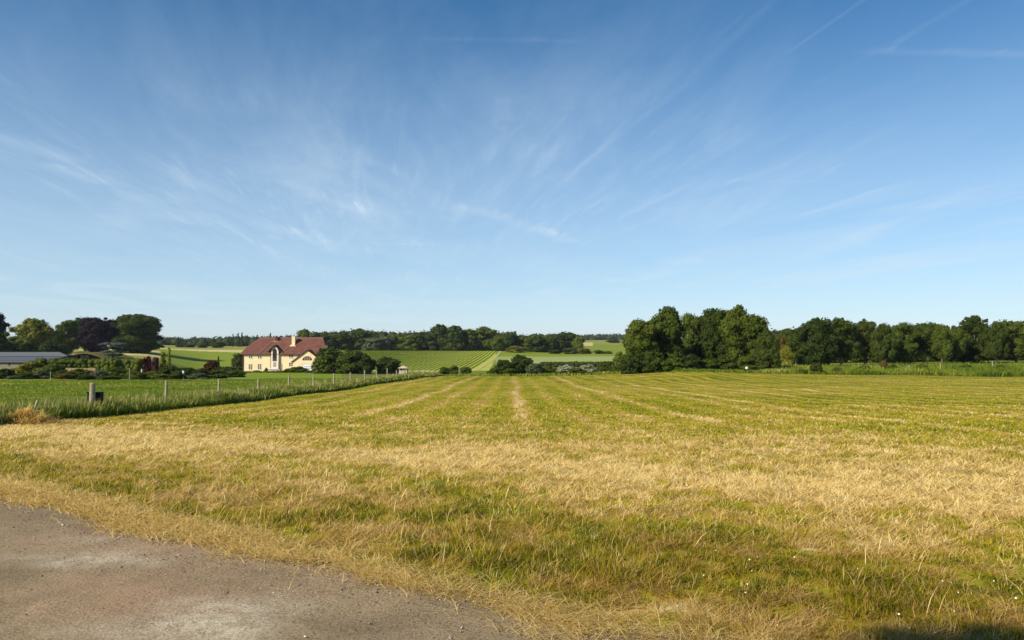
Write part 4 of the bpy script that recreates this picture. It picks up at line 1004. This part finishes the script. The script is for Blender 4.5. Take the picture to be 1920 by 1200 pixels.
# ------------------------------------------------------------ long grey building, curved roof, walls, hut
def at(px, py, Y): return Vector(((px - 960) * Y / F, Y, zz(py, Y)))
def farm_buildings():
    Y = 122; e = bpy.data.objects.new('long_building', None); col.objects.link(e); o = at(-60, 700, Y); o.z = gz(o.x, Y); e.location = o
    tag(e, 'long low building with two stepped grey sheet roofs at the left edge', 'building')
    def L(px, py, dy=0): p = at(px, py, Y + dy) - o; return p
    a, b = L(-260, 679), L(72, 679)
    MB().box(a.x, b.x, 0, 5.5, -1, b.z).build('wall', M['olivewall'], e)
    MB().box(a.x - .2, b.x + .2, -.35, -.12, b.z - .02, b.z + .16).build('fascia', M['greyroof'], e)
    lo0, lo1 = L(-260, 675.5), L(92, 675.5); hi = L(90, 668, 4)
    MB().slab([(lo0.x, -.3, lo0.z), (b.x + .6, -.3, lo1.z), (lo1.x + .8, 4, hi.z), (lo0.x, 4, hi.z)], .12).build('lower_roof', M['blueroof'], e)
    c = L(100, 666.5, 4)
    MB().box(lo0.x, c.x + 1.5, 4.05, 8.5, -1, c.z - .02).build('clerestory', M['brownwood'], e)
    t = L(128, 666.3, 4); u = L(112, 660, 9)
    MB().slab([(lo0.x, 3.7, t.z), (t.x, 3.7, t.z), (u.x, 9, u.z), (lo0.x, 9, u.z)], .14).build('upper_roof', M['greyroof'], e)
    MB().box(L(17, 0).x, L(19, 0).x, -.1, -.002, L(0, 684.5).z, L(0, 681).z).build('window', M['glass'], e)
    MB().box(L(22, 0).x, L(40, 0).x, -.1, -.002, -1, L(0, 690.5).z).build('door', M['brownwood'], e)
    # curved roof
    Y2 = 137; e2 = bpy.data.objects.new('curved_roof_barn', None); col.objects.link(e2); o2 = at(168, 700, Y2); o2.z = gz(o2.x, Y2); e2.location = o2
    tag(e2, 'low barn with a gently curved mossy roof and dark open front', 'building')
    prof = [(128, 669.5), (136, 666.5), (144, 663.6), (152, 661.6), (160, 660.8), (168, 661.2), (176, 662.8), (184, 665.4), (192, 668), (200, 670.5), (206, 672.5)]
    P = [at(p, q, Y2) - o2 for p, q in prof]; rf = MB()
    pl = [(p.x, p.z) for p in P] + [(p.x, p.z - .22) for p in reversed(P)]
    rf.prism(pl, -.5, 9).build('roof', M['moss'], e2)
    pl = [(P[0].x + .2, -1)] + [(P[-1].x - .2, -1)] + [(p.x + (.2 if i == 0 else -.2 if i == 10 else 0), p.z - .24) for i, p in reversed(list(enumerate(P)))]
    MB().prism(pl, .8, 8.6).build('wall', M['brownwood'], e2)
    w = at(157, 671, Y2) - o2
    for q in range(2): MB().box(w.x - 1.0 + q * .9, w.x - .3 + q * .9, .72, .798, P[4].z - 1.1, P[4].z - .45).build('window', M['stonegrey'], e2)
    w0, w1 = at(168, 671, Y2) - o2, at(186, 671, Y2) - o2
    MB().box(w0.x, w1.x, .70, .797, -1, P[8].z - .3).build('panel', M['olivewall'], e2)
    # stone wall in front of the hedge
    Y3 = 108; p0, p1 = at(112, 690, Y3), at(184, 698, Y3); zb = gz((p0.x + p1.x) / 2, Y3)
    m = MB()
    g = random.Random(3); x = 0; L_ = p1.x - p0.x
    for row in range(4):
        x = -.2 * (row % 2); hh = (p0.z - zb + .3) / 4
        while x < L_:
            w = g.uniform(.35, .7); m.box(max(x, 0), min(x + w - .03, L_), g.uniform(-.03, .03), .4, -.3 + row * hh, -.3 + (row + 1) * hh - .02); x += w
    tag(m.build('stone_wall', M['stone'], None, (p0.x, Y3, zb)), 'tan dry-stone garden wall below the clipped hedge', 'wall')
    p = at(181.5, 690, 107.5); zb = gz(p.x, p.y)
    e5 = MB().box(-.1, .1, -.1, .1, -.2, p.z - zb + .15).build('gate_post', M['brownwood'], None, (p.x, p.y, zb)); tag(e5, 'dark brown gate post at the right end of the stone wall', 'post')
    # small hut near the vineyard
    Y4 = 165; c = at(757, 697, Y4); zb = gz(c.x, Y4); e4 = bpy.data.objects.new('field_hut', None); col.objects.link(e4); e4.location = (c.x, Y4, zb)
    tag(e4, 'tiny pale hut with a shallow pointed roof near the vineyard', 'hut')
    hw = 10 * Y4 / F; zt = zz(685, Y4) - zb; zw = zz(689.5, Y4) - zb
    MB().box(-hw * .75, hw * .75, -.8, .9, -.3, zw).build('wall', M['shedroof'], e4)
    ap = (-.1, .05, zt); cs = [(-hw, -1.2, zw - .08), (hw, -1.2, zw - .08), (hw, 1.3, zw - .08), (-hw, 1.3, zw - .08)]
    r = MB()
    for i in range(4): r.poly([cs[i], cs[(i + 1) % 4], ap])
    r.poly(list(reversed(cs))); r.build('roof', M['shedroof'], e4)
    for q in (-.45, .25): MB().box(q - .18, q + .22, -.84, -.802, zw - .55, zw - .12).build('window', M['glass'], e4)
farm_buildings()

# ------------------------------------------------------------ fence
def fence():
    e = bpy.data.objects.new('wire_fence', None); col.objects.link(e); e.location = (xfence(24.6), 24.6, gz(xfence(24.6), 24.6))
    o = e.location.copy(); tag(e, 'stock fence of round wooden posts and wires along the left side of the field', 'fence')
    TOPS = {0: 717.5, 1: 713.5, 2: 711, 3: 711, 4: 703.5, 5: 703.5, 6: 700, 7: 698, 8: 694, 9: 695, 10: 690.5}
    g = random.Random(8); tops = []
    for k in range(-2, 18):
        Y = 24.6 + 4.97 * k; x = xfence(Y); zb = gz(x, Y)
        H = zz(TOPS[k], Y) - zb if k in TOPS else 1.12 + g.uniform(-.05, .08)
        H = max(.85, min(1.5, H)); r = .088 if k == 0 else .055
        m = MB(); lx, ly = g.uniform(-.03, .03), g.uniform(-.02, .02)
        m.tube([(0, 0, -.5), (lx * .5, ly, H * .5), (lx, ly, H - .02), (lx, ly, H)], [r * 1.05, r, r * .97, r * .8], 12)
        p = m.build('post', M['post'] if k < 12 else M['postside'], e, (x - o.x, Y - o.y, zb - o.z), smooth=False)
        if k == 0: p['label'] = 'thicker round strainer post nearest the camera'
        tops.append((x, Y, zb, H))
    for f in (.22, .42, .62, .80, .95):
        w = MB(); pts = [(x - o.x, Y - o.y, zb - o.z + 1.05 * f) for x, Y, zb, H in tops]; w.tube(pts, .0035, 4); w.build('wire', M['wire'], e)
    # stakes beyond the corner of the fence, with thinner spacing
    for k in range(9):
        Y = 111; px = 800 + k * 14; 
    # black box hung behind the first post
    x, Y, zb, H = tops[2]; b = MB(); b.box(-.24, .19, .10, .34, .0, .26); b.box(-.26, .21, .08, .36, .26, .30); 
    q = b.build('black_box', M['black'], None, (x, Y + .03, zb + H - .62), bevel=.012); tag(q, 'black plastic box fixed behind the thick fence post', 'box')
fence()

def small_things():
    # post by the vineyard foot
    for (px, top, base, Y, r, mat, lb) in [(861, 686, 699, 118, .07, 'post', 'pale slim post at the far edge of the field before the vineyard'), (1762, 680, 693, 104, .07, 'post', 'pale short post in the rough grass in front of the belt'),
                                           (1860, 677, 687, 118, .10, 'postside', 'grey weathered post below the second-highest belt tree'), (1704, 684, 692, 108, .06, 'postside', 'short grey post left of the pale one in the rough grass'),
                                           (96, 696, 710, 96, .05, 'post', 'thin pale stake by the leafy shrub in the garden'), (244, 690, 712, 97, .05, 'post', 'thin pale garden stake left of the maroon column'), (266.5, 692, 703, 100, .09, 'trim', 'short white stub post at the foot of the maroon column')]:
        p = at(px, top, Y); zb = gz(p.x, Y) - .2; m = MB().tube([(0, 0, 0), (.01, 0, (p.z - zb) * .6), (0, .01, p.z - zb)], [r, r * .95, r * .85], 10)
        tag(m.build('stake', M[mat], None, (p.x, Y, zb), smooth=False), lb, 'post')
    # white round marker on a short dark stem
    p = at(1399.5, 690, 100); zb = gz(p.x, 100); e = bpy.data.objects.new('round_marker', None); col.objects.link(e); e.location = (p.x, 100, zb)
    tag(e, 'small white round marker on a dark stem at the foot of the clump', 'marker')
    H = p.z - zb; MB().tube([(0, 0, -.2), (0, 0, H)], .04, 8).build('stem', M['black'], e)
    bm = bmesh.new(); bmesh.ops.create_uvsphere(bm, u_segments=16, v_segments=10, radius=.19); me = bpy.data.meshes.new('head'); bm.to_mesh(me); bm.free(); me.materials.append(M['white'])
    for f in me.polygons: f.use_smooth = True
    h = ob('head', me, e, (0, 0, H)); h.scale = (1, .6, 1)
    # white garden urn
    p = at(361, 701, 103); zb = gz(p.x, 103); s = 103 / F; t = zz(694, 103) - zb
    m = MB().tube([(0, 0, -.1), (0, 0, t * .25), (0, 0, t * .35), (0, 0, t * .55), (0, 0, t * .85), (0, 0, t)], [.13, .12, .07, .10, .13, .12], 12); tag(m.build('garden_urn', M['white'], None, (p.x - .1, 100.5, zb), smooth=True), 'white stone urn among the dark garden bushes', 'urn')
    m = MB().tube([(0, 0, -.1), (0, 0, .25), (0, 0, .5), (0, 0, .62)], [.3, .32, .22, .08], 10); p = at(366, 700, 100); tag(m.build('pale_boulder', M['stonegrey'], None, (p.x + .2, 100, gz(p.x, 100)), smooth=True), 'low pale boulder at the foot of the white urn', 'rock')
small_things()

def straw_heap():
    # bare ridge of soil and a heap of pulled straw at the field's left edge, with a short pale stub
    g = np.random.default_rng(77)
    cx, cy = -13.0, 19.8; zb = gz(cx, cy)
    e = bpy.data.objects.new('straw_heap', None); col.objects.link(e); e.location = (cx, cy, zb); tag(e, 'heap of pulled dry straw against a short pale stub at the field\'s left edge', 'straw heap')
    n = 3600; a = g.uniform(0, 6.28, n); rr = np.abs(g.normal(0, .5, n)); x = rr * np.cos(a) * 1.35; y = rr * np.sin(a) * .6; H = .17 * np.exp(-(x / .55) ** 2 - (y / .4) ** 2) + .12 * np.exp(-(x / 1.3) ** 2 - (y / .7) ** 2)
    z = H * g.uniform(.2, 1.0, n); yaw = g.uniform(0, 6.28, n); el = g.uniform(-.3, .9, n) * H / .17 * .7; ln = g.uniform(.1, .32, n)
    D = np.stack([np.cos(yaw) * np.cos(el), np.sin(yaw) * np.cos(el), np.sin(el)], 1); W = np.stack([-np.sin(yaw), np.cos(yaw), np.zeros(n)], 1) * .011
    P = np.stack([x, y, z], 1); V = np.stack([P - W, P + W, P + D * ln[:, None] + W * .5, P + D * ln[:, None] - W * .5], 1).reshape(-1, 3)
    me = mesh_np('straw', V, (np.arange(n) * 4)[:, None] + np.arange(4)[None], fattr={'dry': g.uniform(.72, 1.0, n), 'rnd': g.uniform(0, 1, n)}, mats=[M['blade']]); ob('straw', me, e)
    MB().tube([(.12, .05, -.1), (.2, .05, .3), (.30, .05, .62)], [.035, .032, .03], 8).build('stub', M['post'], e, smooth=True)
    # soil ridge
    xs = np.linspace(-5.0, .0, 60); ys = np.linspace(-.5, .5, 14); X, Yg = np.meshgrid(xs, ys, indexing='ij'); h = (.16 * np.exp(-(Yg / .26) ** 2)) * sstep(X, -5, -4.2) * (1 - sstep(X, -.7, 0)) * (.6 + .8 * fbm(X * 2, Yg * 3, 5, 3)) - .02
    gx = cx - .2 + X.ravel(); gy = cy - .7 + Yg.ravel() - X.ravel() * .02; V = np.stack([gx, gy, hz(gx, gy) + h.ravel()], 1) - np.array([cx - 1.5, cy, zb])
    i, j = np.meshgrid(np.arange(59), np.arange(13), indexing='ij'); i = i.ravel(); j = j.ravel(); Q = np.stack([i * 14 + j, (i + 1) * 14 + j, (i + 1) * 14 + j + 1, i * 14 + j + 1], 1)
    tag(ob('soil_ridge', mesh_np('soil_ridge', V, Q, mats=[M['soil']], smooth=True), None, (cx - 1.5, cy, zb)), 'low ridge of bare tan soil beside the straw heap', 'soil')
straw_heap()

# slim unseen tree, added behind and left of the viewer to cast a shadow: only its shadow's tip reaches into the view
def add_shadow_tree():
    x, y = -5.6, -2.5; e = bpy.data.objects.new('added_shadow_tree', None); col.objects.link(e); e.location = (x, y, 0)
    tag(e, 'slim unseen tree added behind the viewer to cast the shadow at lower right', 'tree')
    c = ob('crown', crown_mesh('broad', 1, 'mid'), e); c.scale = (1.9, 1.9, 7.0); t = ob('trunk', trunk_mesh(1), e); t.scale = (5, 5, 7)
add_shadow_tree()

def clover():
    # tiny pale clover heads in the near grass on the right
    g = np.random.default_rng(5); n = 70; a = g.uniform(-1.5, 5, n); q = g.uniform(.5, 2.2, n); x = .864 * a + .503 * (q + 3.69); y = -.503 * a + .864 * (q + 3.69)
    iv, jf = ico(); V = (iv[None] * np.array([.006, .006, .0055]) * g.uniform(.6, 1.2, (n, 1, 1)) + np.stack([x, y, hz(x, y) + g.uniform(.03, .06, n)], 1)[:, None]).reshape(-1, 3)
    T = (jf[None] + (np.arange(n) * len(iv))[:, None, None]).reshape(-1, 3)
    tag(ob('clover_flowers', mesh_np('clover_flowers', V, None, T, mats=[M['trim']], smooth=True)), 'tiny pale clover heads scattered in the near grass', 'flowers', kind='stuff')
clover()

def haze():
    z0, z1 = -10.5, 26.0; hx = 2600
    me = MB().box(-hx, hx, -400, 5400, z0, z1)
    m = bpy.data.materials.new('haze_air'); m.use_nodes = True; nt = m.node_tree; nt.nodes.clear()
    out = nt.nodes.new('ShaderNodeOutputMaterial'); v = nt.nodes.new('ShaderNodeVolumePrincipled'); v.inputs['Color'].default_value = (.80, .88, 1, 1); v.inputs['Density'].default_value = .00007
    v.inputs['Anisotropy'].default_value = .2; nt.links.new(v.outputs[0], out.inputs['Volume'])
    tag(me.build('haze', m), kind='stuff')
haze()
